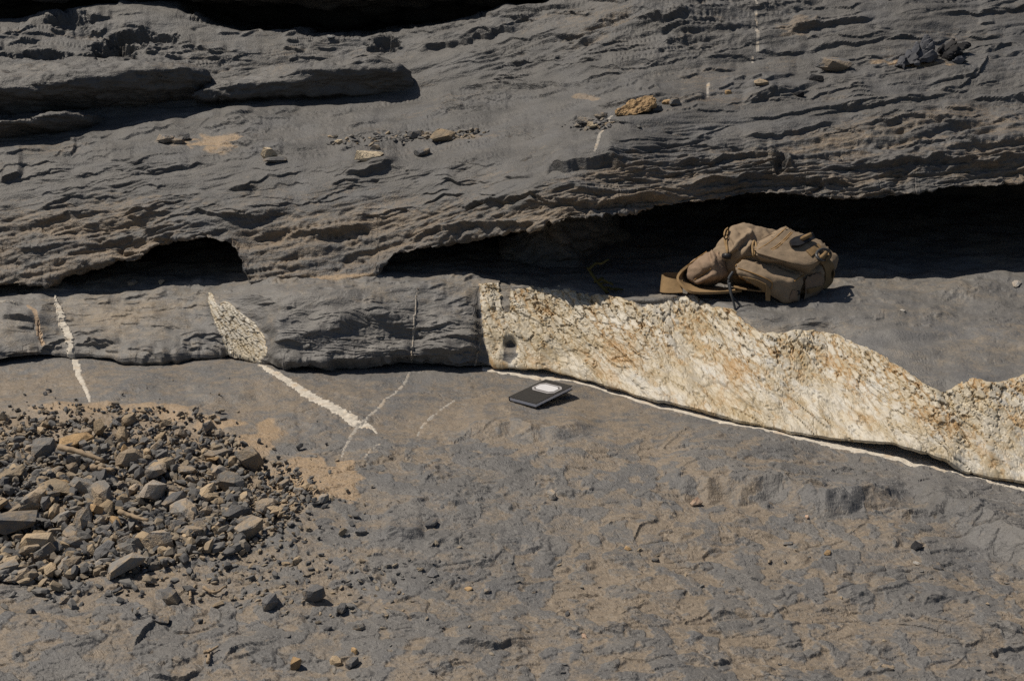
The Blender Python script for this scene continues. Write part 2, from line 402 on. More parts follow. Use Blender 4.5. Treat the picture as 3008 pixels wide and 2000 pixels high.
PILE = [(-60, 1200), (330, 1190), (480, 1195), (640, 1230), (700, 1290), (800, 1330), (880, 1380), (930, 1450), (880, 1500), (800, 1590), (690, 1640), (560, 1680), (380, 1720),
        (200, 1730), (60, 1745), (-60, 1760)]
def pile_mask(px, py):
    xc = np.clip(px, -400, 930)
    top = np.interp(px, [-700, 330, 480, 640, 700, 800, 880, 940], [1200, 1190, 1195, 1230, 1290, 1345, 1390, 1460])
    bot = np.interp(px, [-700, -60, 60, 200, 380, 560, 690, 800, 880, 940], [1780, 1720, 1705, 1690, 1690, 1660, 1630, 1590, 1530, 1460])
    return sstep(-8, 35, py - top) * sstep(-8, 40, bot - py) * (px < 945)
ORANGE = [((510, 1208), 70, 16), ((640, 1240), 70, 16), ((785, 1262), 40, 26), ((740, 1300), 50, 40), ((900, 1385), 90, 45), ((850, 1440), 90, 50), ((1000, 1400), 50, 35), ((980, 1440), 80, 40), ((330, 1200), 200, 12)]
def orange_mask(px, py):
    m = 0
    j = fbm(px / 60., py / 30., 85, 4)
    for (x, y), a, b in ORANGE:
        m = np.maximum(m, sstep(1.25, .8, np.hypot((px - x) / a, (py - y) / b) + .5 * j))
    return m
GROUND_STEPS = [
    ([(2640, 1420), (2780, 1490), (2880, 1540), (2960, 1590), (3068, 1650), (3300, 1750)], .030, 110, 70, 6),
    ([(1330, 1275), (1420, 1268), (1500, 1262), (1560, 1284), (1640, 1290), (1760, 1262)], .020, 70, 16, 5),
    ([(1900, 1425), (2050, 1440), (2200, 1452), (2290, 1445), (2420, 1500), (2560, 1470), (2700, 1450)], .028, 90, 26, 8),
    ([(2560, 1500), (2660, 1520), (2800, 1500)], .010, 30, 8, 3),
    ([(2050, 1315), (2110, 1318), (2260, 1300), (2340, 1306)], .008, 30, 5, 3),
    ([(1325, 1918), (1380, 1906), (1450, 1918), (1500, 1896), (1570, 1912)], .022, 60, 4, 4),
    ([(1440, 1725), (1560, 1705), (1600, 1706), (1660, 1725), (1720, 1748), (1790, 1738)], .009, 22, 2.5, 3),
    ([(1400, 1655), (1450, 1646), (1482, 1610), (1486, 1590)], .010, 20, 3, 3),
    ([(1850, 1598), (1880, 1560), (1900, 1545), (1940, 1530)], .012, 20, 3, 3),
    ([(1190, 1490), (1260, 1475), (1320, 1490), (1380, 1492)], .014, 26, 4, 5),
    ([(1120, 1578), (1180, 1590), (1250, 1580)], .013, 32, 8, 4),
    ([(1080, 1810), (1180, 1815), (1270, 1820)], .008, 20, 2.5, 3),
    ([(430, 1985), (540, 1990), (600, 1960)], .02, 30, 3, 3),
    ([(640, 1950), (700, 1900), (830, 1890)], .015, 30, 5, 5),
    ([(390, 1900), (430, 1850), (460, 1820)], .02, 30, 6, 4),
    ([(2550, 1735), (2620, 1730), (2680, 1718)], .012, 26, 3, 3),
    ([(2860, 1818), (2900, 1845), (2960, 1860), (3008, 1890), (3068, 1910)], .015, 22, 3, 4),
    ([(2860, 1910), (2920, 1925), (2980, 1910), (3068, 1900)], .018, 30, 4, 5),
    ([(2820, 1560), (2900, 1600), (3008, 1640), (3068, 1660)], .010, 50, 12, 5),
    ([(2090, 1806), (2150, 1800), (2200, 1805)], .012, 18, 3, 2),
    ([(2100, 1965), (2150, 1955)], .012, 16, 3, 2),
    ([(1000, 1175), (1100, 1180), (1180, 1172), (1260, 1165)], .004, 14, 2, 2),
    ([(1350, 1200), (1420, 1180), (1480, 1168)], .006, 20, 2, 2),
    ([(1560, 1180), (1640, 1168), (1780, 1160)], .005, 20, 2, 2),
    ([(0, 1146), (90, 1142), (130, 1136)], .006, 20, 2, 2),
    ([(360, 1156), (430, 1150), (470, 1142)], .005, 18, 2, 2),
    ([(540, 1170), (640, 1176), (760, 1170)], .007, 30, 8, 3),
    ([(990, 1385), (1080, 1370), (1180, 1345)], .012, 40, 4, 5),
    ([(940, 1215), (1000, 1200), (1060, 1185)], .004, 12, 2, 3),
    ([(1700, 1880), (1800, 1860), (1900, 1850), (2000, 1830)], .007, 40, 4, 4),
    ([(2480, 1930), (2560, 1945), (2620, 1950)], .008, 26, 3, 3),
    ([(1890, 1995), (1960, 1985), (2040, 1990)], .009, 26, 3, 3),
    ([(60, 1855), (140, 1850), (200, 1858)], .006, 26, 4, 3),
]
VEINS_G = [(1, [(765, 1080, 8), (800, 1106, 12), (850, 1136, 17), (890, 1160, 17), (950, 1186, 19), (1005, 1210, 20), (1040, 1234, 20), (1062, 1243, 12), (1080, 1240, 14), (1096, 1250, 7), (1106, 1262, 2)]),
           (3, [(1205, 1088, 2), (1195, 1115, 3), (1150, 1160, 4), (1090, 1215, 4), (1060, 1238, 5)]),
           (3, [(1050, 1243, 8), (1030, 1280, 6), (1010, 1320, 4), (1002, 1350, 2)]),
           (3, [(1335, 1172, 2), (1290, 1200, 3), (1240, 1240, 4), (1226, 1268, 2)]),
           (3, [(1115, 1305, 2), (1085, 1330, 3), (1070, 1370, 2)]),
           (4, [(214, 1035, 17), (225, 1077, 16), (231, 1100, 13), (246, 1130, 9), (255, 1154, 9), (264, 1186, 3)])]
GP, GPX, GPY, gdust, gmask, gsoil = build_ground()
gm = split_grid(GP, gmask, {'dust': gdust, 'stain': gdust * 0 + .2, 'soil': gsoil}, {0: 'ground', 1: 'quartz_vein', 2: 'quartz_vein', 3: 'quartz_vein', 4: 'quartz_vein'})
ground = tag(link('ground', gm[0], M['ground']), 'grey shale bedrock dusted with tan silt in the foreground', None, None, 'structure')
for k, l in ((1, 'thick white vein running down to the right from the small quartz facet'), (2, 'pale quartz skin along the foot of the big white face'),
             (3, 'hair-thin white veins on the lower bed'), (4, 'lower end of the narrow white vein at left, fraying into streaks')):
    if k in gm: tag(link('quartz_vein', gm[k], M['faintvein' if k == 3 else 'vein'], ground), l)

# ================================================================== LEDGE (middle bed)
def build_ledge():
    gap = np.maximum(crv(XS, GAP) + 2.0 * fbm(XS / 45., XS * 0 + 2, 19, 3), 1.0); yq = blur(crv(XS, YQ)[None], 22, 1)[0]; yt = blur(crv(XS, YT)[None], 8, 1)[0]; yb = crv(XS, YB)
    foot = at_z(XS, yc, 0)
    bul = crv(XS, BULGE)
    k0 = foot + np.array([0, .16, -.03]); k1 = foot + np.array([0, .14, .002])
    k2 = at_Y(XS, yc - gap, foot[:, 1] - .004)
    kq = at_z(XS, yq, crv(XS, ZQ)); kt = at_z(XS, np.minimum(yt, yq - 6), crv(XS, ZT)); kb = at_z(XS, yb, crv(XS, ZB))
    face = XS < 1400
    m1 = k2 + (kt - k2) * .5
    kq = np.where(face[:, None], k2 + (kt - k2) * .62 + np.array([0, -1, 0]) * bul[:, None], kq)
    kb[:, 1] = np.maximum(kb[:, 1], kt[:, 1] + .03)
    k9 = kb + np.array([0, .12, .004]); k10 = kb + np.array([0, 1.1, .05])
    # extra key low on the face for the belly
    kl = k2 + (kq - k2) * .35; kl[:, 1] -= bul * .9
    P = loft([k0, k1, k2, kl, kq, kt, kb, k9, k10], [4, 8, 30, 58, 50, 44, 16, 20])
    P = np.concatenate([P[:9], blur(P, 2, 0)[9:14], blur(P, 2, 0)[14:]]); P[13:16] = blur(P, 2, 0)[13:16]
    P[14:] = blur(P[14:], 2, 1)
    n = blur(blur(-normals(P), 3, 0), 6, 1); n /= np.linalg.norm(n, axis=-1, keepdims=True)
    if n[60, NC // 2, 1] > 0: n = -n
    px, py = project(P); s = P[..., 2] + .8 * P[..., 1]; X = P[..., 0]; rows = np.arange(P.shape[0])[:, None]
    onface = sstep(10, 15, rows + 0 * px)
    # masks ------------------------------------------------------------------
    j = fbm(px / 16., py / 12., 91, 4)
    xl = np.interp(py, [830, 937, 1002, 1077, 1100], [1408, 1418, 1424, 1446, 1452])
    q = (px > xl + 4 * j) & (py > np.interp(px, [p[0] for p in YQ], [p[1] for p in YQ]) + 8 * j) & (rows > 11) & (rows < 150)
    notch = in_poly(px + 5 * j, py + 6 * j, [(1465, 820), (1500, 826), (1500, 917), (1478, 922), (1472, 880)])
    hole = in_poly(px + 4 * j, py + 4 * j, [(1482, 1002), (1500, 992), (1518, 1006), (1520, 1050), (1505, 1070), (1476, 1064)])
    q &= ~notch & ~hole
    facet = in_poly(px + 5 * j, py + 4 * j, [(612, 850), (622, 862), (634, 890), (650, 905), (660, 884), (676, 892), (701, 914), (746, 946), (775, 987), (787, 1037), (775, 1052), (760, 1074),
                                 (715, 1062), (673, 1048), (657, 993), (628, 929), (616, 885)])
    mask = np.zeros(px.shape, int); mask[q] = 1; mask[facet & (rows > 11)] = 2
    for k, pts in ((3, [(160, 858, 4), (172, 899, 16), (184, 946, 23), (202, 988, 22), (214, 1036, 16), (218, 1056, 16)]), (4, [(80, 894, 4), (101, 907, 9), (110, 943, 9), (117, 982, 10), (125, 1020, 5)]),
                   (5, [(0, 884, 5), (28, 888, 4), (50, 892, 2)]), (5, [(1226, 850, 2), (1222, 900, 2.5), (1214, 980, 3.5), (1208, 1075, 2.5)]), (5, [(1405, 1010, 2), (1395, 1075, 3)])):
        d, t, w = poly_dist(px, py, pts); mask[(d < w * .5 * (1 + .6 * j)) & (rows > 11)] = k
    wq = sstep(-1, 1, blur(blur((mask == 1).astype(float), 3, 0), 3, 1) * 2 - 1); wf = blur(blur((mask == 2).astype(float), 2, 0), 2, 1)
    # relief -------------------------------------------------------------------
    h = .012 * fbm(X * 3, s * 4, 4, 3) + .006 * fbm(X * 11, s * 16, 7, 2)
    blk = sstep(790, 850, px) * (1 - sstep(1390, 1430, px)) * onface * (1 - sstep(105, 140, rows + 0 * px))
    n1 = fbm(X * 6, s * 10, 14, 3, .45)
    h += (.012 * blk + .003) * n1
    h += blk * .012 * terrace(fbm(X * 4 + 9, s * 12 + 2, 15, 3, .5), 4, .15)
    h += .0030 * terrace(fbm(X * 6, s * 16, 24, 3, .5), 4, .06) + .0010 * fbm(X * 30, s * 45, 34, 2)
    gray_lo = (1 - sstep(0, 45, py - yt[None])) * 0
    # bed-parallel grooves in the block at centre
    for i, (pts, A) in enumerate((([(1240, 995), (1320, 1000), (1412, 1006)], .012), ([(1230, 1028), (1330, 1036), (1415, 1032)], .012), ([(1170, 960), (1260, 965), (1330, 955)], .010),
                                  ([(780, 1060), (880, 1068), (985, 1062)], .010), ([(250, 1010), (310, 1018), (360, 1012)], .010), ([(560, 1050), (610, 1046), (670, 1040)], .01),
                                  ([(460, 1062), (500, 1048), (560, 1050)], .006), ([(0, 940), (60, 935), (105, 945)], .016), ([(2700, 860), (2800, 868), (2920, 862)], .006), ([(2400, 890), (2550, 884), (2640, 892)], .005))):
        step_feature(h, px, py, pts, A, 24, 4, 4, 70 + i)
    for i, (pts, A, L, soft, jit) in enumerate(random_steps(30, (800, 1400), lambda x: (900, 1075), (25, 90), (.002, .006), (.05, .15), 8) + random_steps(60, (0, 1400), lambda x: (820, 900), (25, 90), (.0015, .005), (.1, .1), 9) + random_steps(36, (0, 640), lambda x: (900, 1040), (30, 130), (.0015, .005), (.0, .15), 18) + random_steps(50, (0, 1400), lambda x: (np.interp(x, XS, yc) - 30, np.interp(x, XS, yc) - 8), (25, 90), (.003, .009), (.0, .1), 19, (8, 16)) + random_steps(80, (2000, 2990), lambda x: (805, 960), (25, 130), (.0015, .004), (.05, .1), 10)):
        step_feature(h, px, py, pts, A, L, soft, jit, 500 + i)
    g1, _ = cracks(X * 6, s * 26, 421, .05, .05); g2, _ = cracks(X * 14, s * 50, 422, .08, .05); h -= (.25 + .5 * blk) * (.005 * g1 + .0025 * g2)
    # quartz: blocky, sheared rhombs along a diagonal grain
    u = px * .0008 * 1.0; v = py * .0008
    a = (px * .80 + py * .60) / 1150.; b = (-px * .60 + py * .80) / 1150.
    f1, f2, rv, ox, oy = worley(a * 30 + .4 * j, b * 55 + .4 * j, 5)
    g1, g2, rw, oxx, oyy = worley(a * 62, b * 95, 8)
    low = sstep(0, 240, py - np.interp(px, [p[0] for p in YQ], [p[1] for p in YQ]))
    k1_ = 1 - .72 * low
    qc, _ = cracks(a * 5, b * 22, 441, .05, .0)
    hq = (.007 * k1_ + .0006) * (rv - .5) + .003 * k1_ * sstep(.0, .35, f2 - f1) - .004 * qc + .0018 * k1_ * (rw - .5) + .006 * fbm(a * 7, b * 18, 44, 3, .5) 
    h = h * (1 - wq) + wq * (hq + .006)
    a2 = (px * .62 + py * .78); b2 = (-px * .78 + py * .62)
    e1, e2, re, _, _ = worley(a2 / 26. + .3 * j, b2 / 10. + .3 * j, 12)
    hf = .006 * (re - .5) + .003 * sstep(0, .35, e2 - e1) + .006
    h = h * (1 - wf) + wf * hf
    h += .004 * ((mask == 3) | (mask == 5)) - .004 * (mask == 4) * (px > 112)
    h -= .022 * sstep(0, 1, blur(blur(hole.astype(float), 3, 0), 2, 1)) * sstep(1040, 1000, py)
    h -= .006 * notch
    P = P + n * (h * onface)[..., None]
    stain = .25 + .45 * sstep(.28, .0, f2 - f1) * k1_ + .30 * (rw - .5) + .35 * fbm(a * 6, b * 14, 54, 4) - .25 * low * 0 + .2 * (np.interp(px, [1600, 1900, 2300, 2700], [0, .5, .5, 0])) * np.exp(-((py - 1020 - (px - 1900) * .25) / 60) ** 2)
    stain = np.where(mask == 2, .0 + .5 * sstep(.16, 0, e2 - e1) + .15 * j, stain)
    dust = .38 + .28 * fbm(X * 3.5, s * 5, 64, 4) + .10 * fbm(X * 14, s * 20, 65, 3) + .22 * sstep(178, 200, rows + 0 * px) * (px < 1500) - .30 * blk + .55 * np.exp(-((px - 370) / 190) ** 2 - ((py - 945) / 70) ** 2)
    return P, px, py, dust, stain, mask, a, b
LP, LPX, LPY, ldust, lstain, lmask, lga, lgb = build_ledge()
lm = split_grid(LP, lmask, {'dust': ldust, 'stain': lstain, 'ga': lga, 'gb': lgb}, {0: 'ledge', 1: 'quartz_vein', 2: 'quartz_vein', 3: 'quartz_vein', 4: 'quartz_vein', 5: 'quartz_vein'}, flip=True)
ledge = tag(link('ledge', lm[0], M['ledge']), 'knee-high ledge of grey shale crossing the outcrop', None, None, 'structure')
for k, l in ((1, 'broad white and ochre quartz face slanting down to the right'), (2, 'small striped white quartz facet between two grey blocks'), (3, 'narrow white vein down the left face'),
             (4, 'thin rusty vein at the far left'), (5, 'hair-thin white veins on the ledge')):
    if k in lm: tag(link('quartz_vein', lm[k], M['quartz'] if k < 3 else (M['rustvein'] if k == 4 else M['faintvein' if k == 5 else 'vein']), ledge), l)

# ================================================================== UPPER BED (slope above the caves)
def along(Pk, y, slope):
    """next point of each column: the ray at pixel row y meets the line that leaves Pk at this slope"""
    a, b, c = ray(XS, y); tn = np.tan(slope)
    t = (Pk[:, 2] - CAMH - tn * Pk[:, 1]) / (c - tn * b)
    return np.stack([a * t, b * t, CAMH + c * t], -1)
def build_upper():
    lip_y = crv(XS, LIP) + 5 * fbm(XS / 22., XS * 0 + 8, 6, 3) * (1 - .85 * sstep(722, 740, XS) * (1 - sstep(1085, 1110, XS))); Yl = crv(XS, YLIP)
    bf = crv(XS, BF); bb = crv(XS, BB); top = crv(XS, TOP)
    vb = blur(crv(XS, VBASE)[None], 40, 1)[0]; vl = at_Y(XS, vb, blur(crv(XS, YBASE)[None], 30, 1)[0])
    lip = along(vl, np.minimum(lip_y, vb), R(52)); lip = np.where((lip_y > vb)[:, None], at_Y(XS, lip_y, vl[:, 1] - .004), lip)
    u0 = lip + np.array([0, 1.0, 0]); u0[:, 2] = .15
    u1 = lip + np.array([0, .55, .0]); u1[:, 2] += .02
    u2 = lip + np.array([0, .10, .012])
    y4 = blur(crv(XS, Y4)[None], 40, 1)[0]; k4 = along(vl, y4, R(44))
    lip_y = np.minimum(lip_y, 900)
    k5 = along(k4, bf, R(29)); k5 = at_Y(XS, bf, blur(k5[:, 1][None], 100, 1)[0])
    k6 = along(k5, bb, R(13)); k6 = at_Y(XS, bb, blur(k6[:, 1][None], 60, 1)[0])
    ym = bb + (top - bb) * .5
    k7 = along(k6, ym, R(36)); k8 = along(k7, top, R(30))
    cave = np.interp(XS, [1600, 1700], [1, 0])[:, None]
    global UPK8; UPK8 = k8
    k9 = k8 + cave * np.array([0, .9, -.03]) + (1 - cave) * np.array([0, .6, .40])
    k10 = k9 + cave * np.array([0, .3, .6]) + (1 - cave) * np.array([0, 5, 3.0])
    P = loft([u0, u1, u2, lip, k4, k5, k6, k7, k8, k9, k10], [6, 10, 16, 84, 112, 108, 66, 66, 20, 10])
    P = np.concatenate([P[:6], blur(P, 5, 0)[6:-8], P[-8:]])
    n = blur(blur(-normals(P), 8, 0), 8, 1); n /= np.linalg.norm(n, axis=-1, keepdims=True)
    if n[160, NC // 2, 2] < 0: n = -n
    px, py = project(P); s = .75 * P[..., 1] + .85 * P[..., 2]; X = P[..., 0]
    bfp = crv(XS, BF)[None]; bbp = crv(XS, BB)[None]; lp = lip_y[None]
    dl = lp - py                                              # pixels above the lip
    right = sstep(1560, 1720, px)
    w_front = sstep(.22, .62, (py - bfp) / np.maximum(vb[None] - bfp, 1))          # rough front
    w_bench = sstep(-30, 20, bfp - py) * sstep(-25, 10, py - bbp)
    w_back = sstep(0, 40, bbp - py)
    rough = np.clip(w_front * .9 + w_back * .55 + .14 + .22 * right * (1 - w_bench), 0, 1)
    zone_ = sstep(-.25, .45, fbm(X * 1.7 + 4, (s - .16 * X) * 3.2, 82, 3)); zone_ = np.maximum(zone_, .85 * w_front); rough = np.maximum(rough * (.30 + .90 * zone_), .80 * w_front)
    sd = s - .16 * X                                          # bedding traces climb to the right
    n1 = fbm(X * 2.4, sd * 4, 2, 4)
    h = .012 * n1 * (1 - .6 * w_bench) + .004 * fbm(X * 6, sd * 14, 12, 3)
    wob = fbm(X * 4, sd * 14, 17, 2)
    f1, f2, rv, ox, oy = worley(X * 6.0 + .6 * n1, sd * 30 + .75 * wob, 3)
    fl = (rv - .5) * .8 - oy * .65
    h += .0075 * rough * fl
    m = fbm(X * 9, sd * 34, 19, 2)
    f1, f2, rv2, ox, oy2 = worley(X * 14 + .6 * m, sd * 78 + .8 * m + .6 * wob, 6)
    h += .0058 * (rough * .95 + .05) * ((rv2 - .5) * .9 - oy2 * .7)
    f1, f2, rv3, ox, oy3 = worley(X * 40 + .8 * m, sd * 170 + 1.2 * m, 14)
    h += (.0030 + .0022 * w_front) * (rough * .9 + .06) * ((rv3 - .5) - oy3 * .6)
    tn = fbm(X * 2.6, sd * 20, 22, 3, .5); ter = terrace(tn, 4, .10)
    h += (.007 * rough + .0022) * ter
    h = blur(blur(h, 1, 0), 1, 1)
    g1, _ = cracks(X * 3.2, sd * 24, 411, .06, -.05); g2, _ = cracks(X * 7, sd * 44, 412, .10, -.05); g3, _ = cracks(X * 16, sd * 85, 413, .16, -.1); g4, _ = cracks(X * 14, sd * 20, 414, .07, .2)
    g1, g2, g3 = blur(g1, 1, 0), blur(g2, 1, 0), blur(g3, 1, 0)
    fr = blur(blur(sstep(.09, .0, f2 - f1), 1, 0), 1, 1)
    h -= (.35 + .65 * rough) * (.016 * g1 + .0095 * g2 * (.25 + .75 * zone_) + .0048 * g3 * zone_ + .0025 * g4) + .004 * rough * fr
    st = np.zeros(px.shape)
    for i, (pts, A, L, soft, jit) in enumerate(UPPER_STEPS):
        step_feature(st, px, py, pts, A * .95, L, soft, jit, 120 + i)
    lim = lambda x: (np.interp(x, [0, 500, 1200, 1900, 3008], [440, 330, 285, 0, 0]), np.interp(x, [0, 1500, 2000, 3008], [700, 620, 560, 520]))
    for i, (pts, A, L, soft, jit) in enumerate(random_steps(190, (-60, 2980), lim, (40, 240), (.002, .008), (.10, .08), 15, (14, 50), 2.4) + random_steps(90, (1200, 2980), lambda x: (-10, 330), (50, 260), (.003, .010), (.10, .10), 16, (14, 50), 2.4)
                                               + random_steps(90, (-60, 1200), lambda x: (0, 190), (30, 120), (.004, .012), (.04, .12), 17, (8, 24), 2.4)):
        step_feature(st, px, py, pts, A, L, soft, jit, 700 + i)
    h += st
    for (cx, cy, ax, ay, dpt) in UPPER_PITS:
        h -= dpt * sstep(1.3, .5, np.hypot((px - cx) / ax, (py - cy) / ay) + .4 * fbm(px / 30., py / 15., 95, 3))
    rows = np.arange(P.shape[0])[:, None] + 0 * px
    amp = sstep(3, 28, rows) * (1 - .5 * sstep(478, 492, rows))
    P = P + n * (h * amp)[..., None]
    dust = .20 + .30 * fbm(X * 2.2, sd * 5, 62, 4) - .10 * ter + .36 * w_front - .02 * w_bench - 3 * st - .30 * fl * rough + .30 * (g1 + g2) * (.3 + .7 * rough)
    soil = np.zeros(px.shape)
    for (cx, cy, ax, ay, q) in SAND:
        soil = soil + 1.25 * q * sstep(1.3, .6, np.hypot((px - cx) / ax, (py - cy) / ay) + .55 * fbm(px / 40., py / 14., 96, 4))
    mask = np.zeros(px.shape, int); j = fbm(px / 9., py / 7., 72, 3)
    for pts in ([(2216, -20, 3), (2221, 40, 3), (2226, 110, 5), (2226, 150, 4)], [(2211, 160, 3), (2211, 182, 2)],
                [(2080, 250, 3), (2078, 285, 3)], [(1800, 350, 2), (1766, 400, 4), (1758, 430, 5), (1748, 464, 3)]):
        d, t, w = poly_dist(px, py, pts); mask[d < w * .5 * (1 + 1.0 * j)] = 1
    return P, px, py, dust, mask, soil
VBASE = [(-1500, 850), (0, 846), (400, 836), (1100, 830), (1450, 750), (1620, 660), (1900, 622), (2300, 585), (3008, 560), (4200, 550)]
YBASE = [(-1500, 3.2), (0, 3.19), (400, 3.16), (700, 3.11), (850, 3.08), (1100, 3.075), (1400, 3.03), (1520, 2.94), (1600, 2.895), (1720, 2.895), (1840, 2.96), (2000, 3.04), (2200, 3.07), (3008, 3.07), (4200, 3.05)]
Y4 = [(-1500, 640), (0, 630), (700, 600), (1200, 600), (1500, 570), (1650, 520), (2100, 480), (2500, 480), (3008, 440), (4200, 430)]
UPPER_STEPS = [
    ([(1590, 515), (1620, 500), (1700, 495), (1790, 480), (1850, 495)], .030, 60, 6, 6),
    ([(1000, 520), (1060, 516), (1110, 500), (1150, 482), (1172, 462)], .020, 55, 6, 4),
    ([(650, 356), (700, 350), (740, 338), (750, 330)], .012, 26, 3, 3),
    ([(1740, 430), (1900, 420), (2050, 405), (2140, 370), (2200, 360)], .006, 24, 3, 4),
    ([(2180, 310), (2250, 290), (2330, 275), (2420, 240)], .012, 40, 4, 3),
    ([(2420, 320), (2510, 326), (2600, 312), (2700, 295), (2830, 268)], .012, 26, 3, 5),
    ([(2160, 350), (2300, 352), (2400, 330), (2500, 322), (2660, 290)], .010, 26, 3, 5),
    ([(2680, 250), (2780, 238), (2870, 225), (2900, 175), (3068, 155)], .010, 30, 3, 4),
    ([(2840, 292), (2940, 300), (3068, 296)], .014, 26, 3, 4),
    ([(1960, 470), (2060, 490), (2140, 474), (2250, 450), (2290, 445)], .020, 30, 5, 6),
    ([(2250, 450), (2290, 470), (2330, 500)], .022, 24, 5, 4),
    ([(2480, 392), (2560, 372), (2680, 350), (2800, 370), (2900, 380)], .012, 30, 4, 6),
    ([(2500, 500), (2640, 480), (2760, 470), (2900, 480), (3068, 440)], .022, 40, 6, 8),
    ([(1960, 560), (2100, 545), (2240, 520), (2400, 530), (2560, 545)], .025, 40, 6, 8),
    ([(1620, 590), (1750, 600), (1880, 580), (2000, 585)], .025, 40, 6, 8),
    ([(2160, 410), (2280, 404), (2400, 380), (2470, 360)], .012, 30, 4, 5),
    ([(2600, 440), (2760, 420), (2900, 440), (3068, 400)], .016, 30, 4, 6),
    ([(0, 535), (40, 525), (70, 510)], .02, 40, 4, 3),
    ([(180, 460), (210, 455), (228, 436)], .012, 20, 4, 2),
    ([(0, 272), (200, 268), (310, 262), (350, 255)], .03, 40, 8, 6),
    ([(2300, 88), (2400, 84), (2500, 75), (2580, 62)], .022, 40, 5, 5),
    ([(2350, 150), (2450, 140), (2560, 130), (2640, 110)], .014, 40, 5, 6),
    ([(2220, 145), (2300, 155), (2380, 150)], .012, 40, 5, 4),
    ([(1820, 60), (1960, 66), (2080, 60), (2180, 70)], .012, 40, 5, 6),
    ([(1560, 110), (1700, 100), (1800, 92)], .010, 40, 5, 6),
    ([(1340, 620), (1460, 600), (1560, 585), (1640, 600)], .018, 40, 5, 8),
    ([(820, 690), (920, 680), (1020, 668), (1100, 660)], .018, 40, 8, 8),
    ([(1180, 700), (1300, 678), (1450, 664), (1600, 655)], .022, 44, 7, 8),
    ([(360, 640), (440, 625), (520, 620)], .012, 40, 5, 6),
    ([(540, 610), (640, 640), (760, 640), (880, 610)], .012, 40, 5, 8),
    ([(120, 620), (180, 600), (260, 570)], .010, 40, 4, 6),
    ([(1900, 300), (2000, 292), (2080, 290)], .006, 30, 3, 4), ([(1260, 272), (1400, 268), (1560, 262), (1760, 250), (1920, 238)], .014, 60, 6, 6),
    ([(1300, 380), (1420, 372), (1560, 380)], .005, 26, 3, 4), ([(700, 450), (820, 440), (960, 444)], .006, 30, 3, 5), ([(200, 520), (330, 500), (460, 505)], .006, 30, 3, 5),
    ([(1430, 60), (1560, 45), (1700, 20)], .015, 40, 6, 6), ([(1200, 150), (1320, 135), (1440, 110), (1560, 80)], .022, 40, 6, 8),
]
UPPER_PITS = [(190, 150, 190, 16, .0), (2290, 490, 24, 22, .03), (1130, 130, 40, 22, .04), (210, 60, 60, 22, .035), (330, 150, 60, 35, .05), (420, 110, 90, 18, .05), (120, 168, 80, 16, .03)]
SAND = [(630, 415, 80, 22, .75), (520, 420, 60, 10, .4), (640, 440, 60, 14, .5), (150, 440, 120, 20, .25), (1290, 400, 150, 14, .35), (2690, 190, 110, 8, .8), (2340, 80, 60, 30, .4), (1000, 815, 160, 9, .8), (780, 600, 200, 60, .2), (360, 620, 160, 50, .3), (1720, 290, 60, 6, .5)]
UP, UPX, UPY, udust, umask, usoil = build_upper()
um = split_grid(UP, umask, {'dust': udust, 'stain': udust * 0, 'soil': usoil}, {0: 'hillside', 1: 'quartz_vein'}, flip=True)
upper = tag(link('hillside', um[0], M['upper']), 'grey shale hillside of flaking beds above the caves', None, None, 'structure')
if 1 in um: tag(link('quartz_vein', um[1], M['faintvein'], upper), 'broken hair-thin white vein near the top')


# ================================================================== OVERHANG above the top cave
def build_overhang():
    sel = XS < 1790; X_ = XS[sel]
    top = crv(X_, TOP); k8 = UPK8[sel]
    ly = crv(X_, [(-3200, -40), (0, -12), (300, -22), (540, -14), (700, -4), (1000, -2), (1300, -16), (1620, -34), (1790, -90)]) + 6 * fbm(X_ / 60., X_ * 0, 13, 3)
    Yl = blur(k8[:, 1][None], 60, 1)[0] + .03
    lip = at_Y(X_, ly, Yl)
    a0 = lip + np.array([0, 1.1, -.35]); a1 = lip + np.array([0, .35, -.03])
    b1 = lip + np.array([0, .03, .10]); b2 = lip + np.array([0, .18, .24]); b3 = b2 + np.array([0, 6, 3.4])
    rows = []
    for p, q, n in ((a0, a1, 12), (a1, lip, 22), (lip, b1, 16), (b1, b2, 10), (b2, b3, 16)):
        for i in range(n): rows.append(p + (q - p) * i / n)
    rows.append(b3); P = blur(np.stack(rows), 2, 0)
    n = blur(blur(normals(P), 3, 0), 5, 1); s = arclen(P)
    if n[40, 300, 1] > 0: n = -n
    h = .03 * fbm(P[..., 0] * 3, s * 6, 41, 4) + .02 * terrace(fbm(P[..., 0] * 3, s * 22, 42, 3), 4, .1)
    P = P + n * h[..., None]
    return P
OP = build_overhang()
oz = np.full(OP.shape[:2], .35)
om = raw_mesh('overhang', OP.reshape(-1, 3), grid_quads(*OP.shape[:2], True), {'dust': oz, 'stain': oz})
tag(link('overhang', om, M['upper']), 'brown rock overhang roofing the dark hollow at the top', None, None, 'structure')

# ------------------------------------------------------------------ picking points on the finished surfaces
SURF = {}
for nm, P_, r0, r1 in (('ground', GP, 3, 458), ('ledge', LP, 12, 228), ('upper', UP, 32, 490)):
    qx, qy = project(P_[r0:r1]); SURF[nm] = (P_[r0:r1], qy)
def surf(nm, x, y):
    P_, qy = SURF[nm]; c = int(np.argmin(np.abs(XS - x)))
    r = int(np.argmin(np.abs(qy[:, c] - y)))
    a = P_[max(r - 6, 0), c]; b = P_[min(r + 6, P_.shape[0] - 1), c]; l = P_[r, max(c - 6, 0)]; q = P_[r, min(c + 6, NC - 1)]
    n = Vector(np.cross(q - l, a - b)).normalized()
    if n.z < 0: n = -n
    return Vector(P_[r, c]), n
def scale_at(P):
    return F / (P[1] * cp - (P[2] - CAMH) * sp)          # pixels per metre

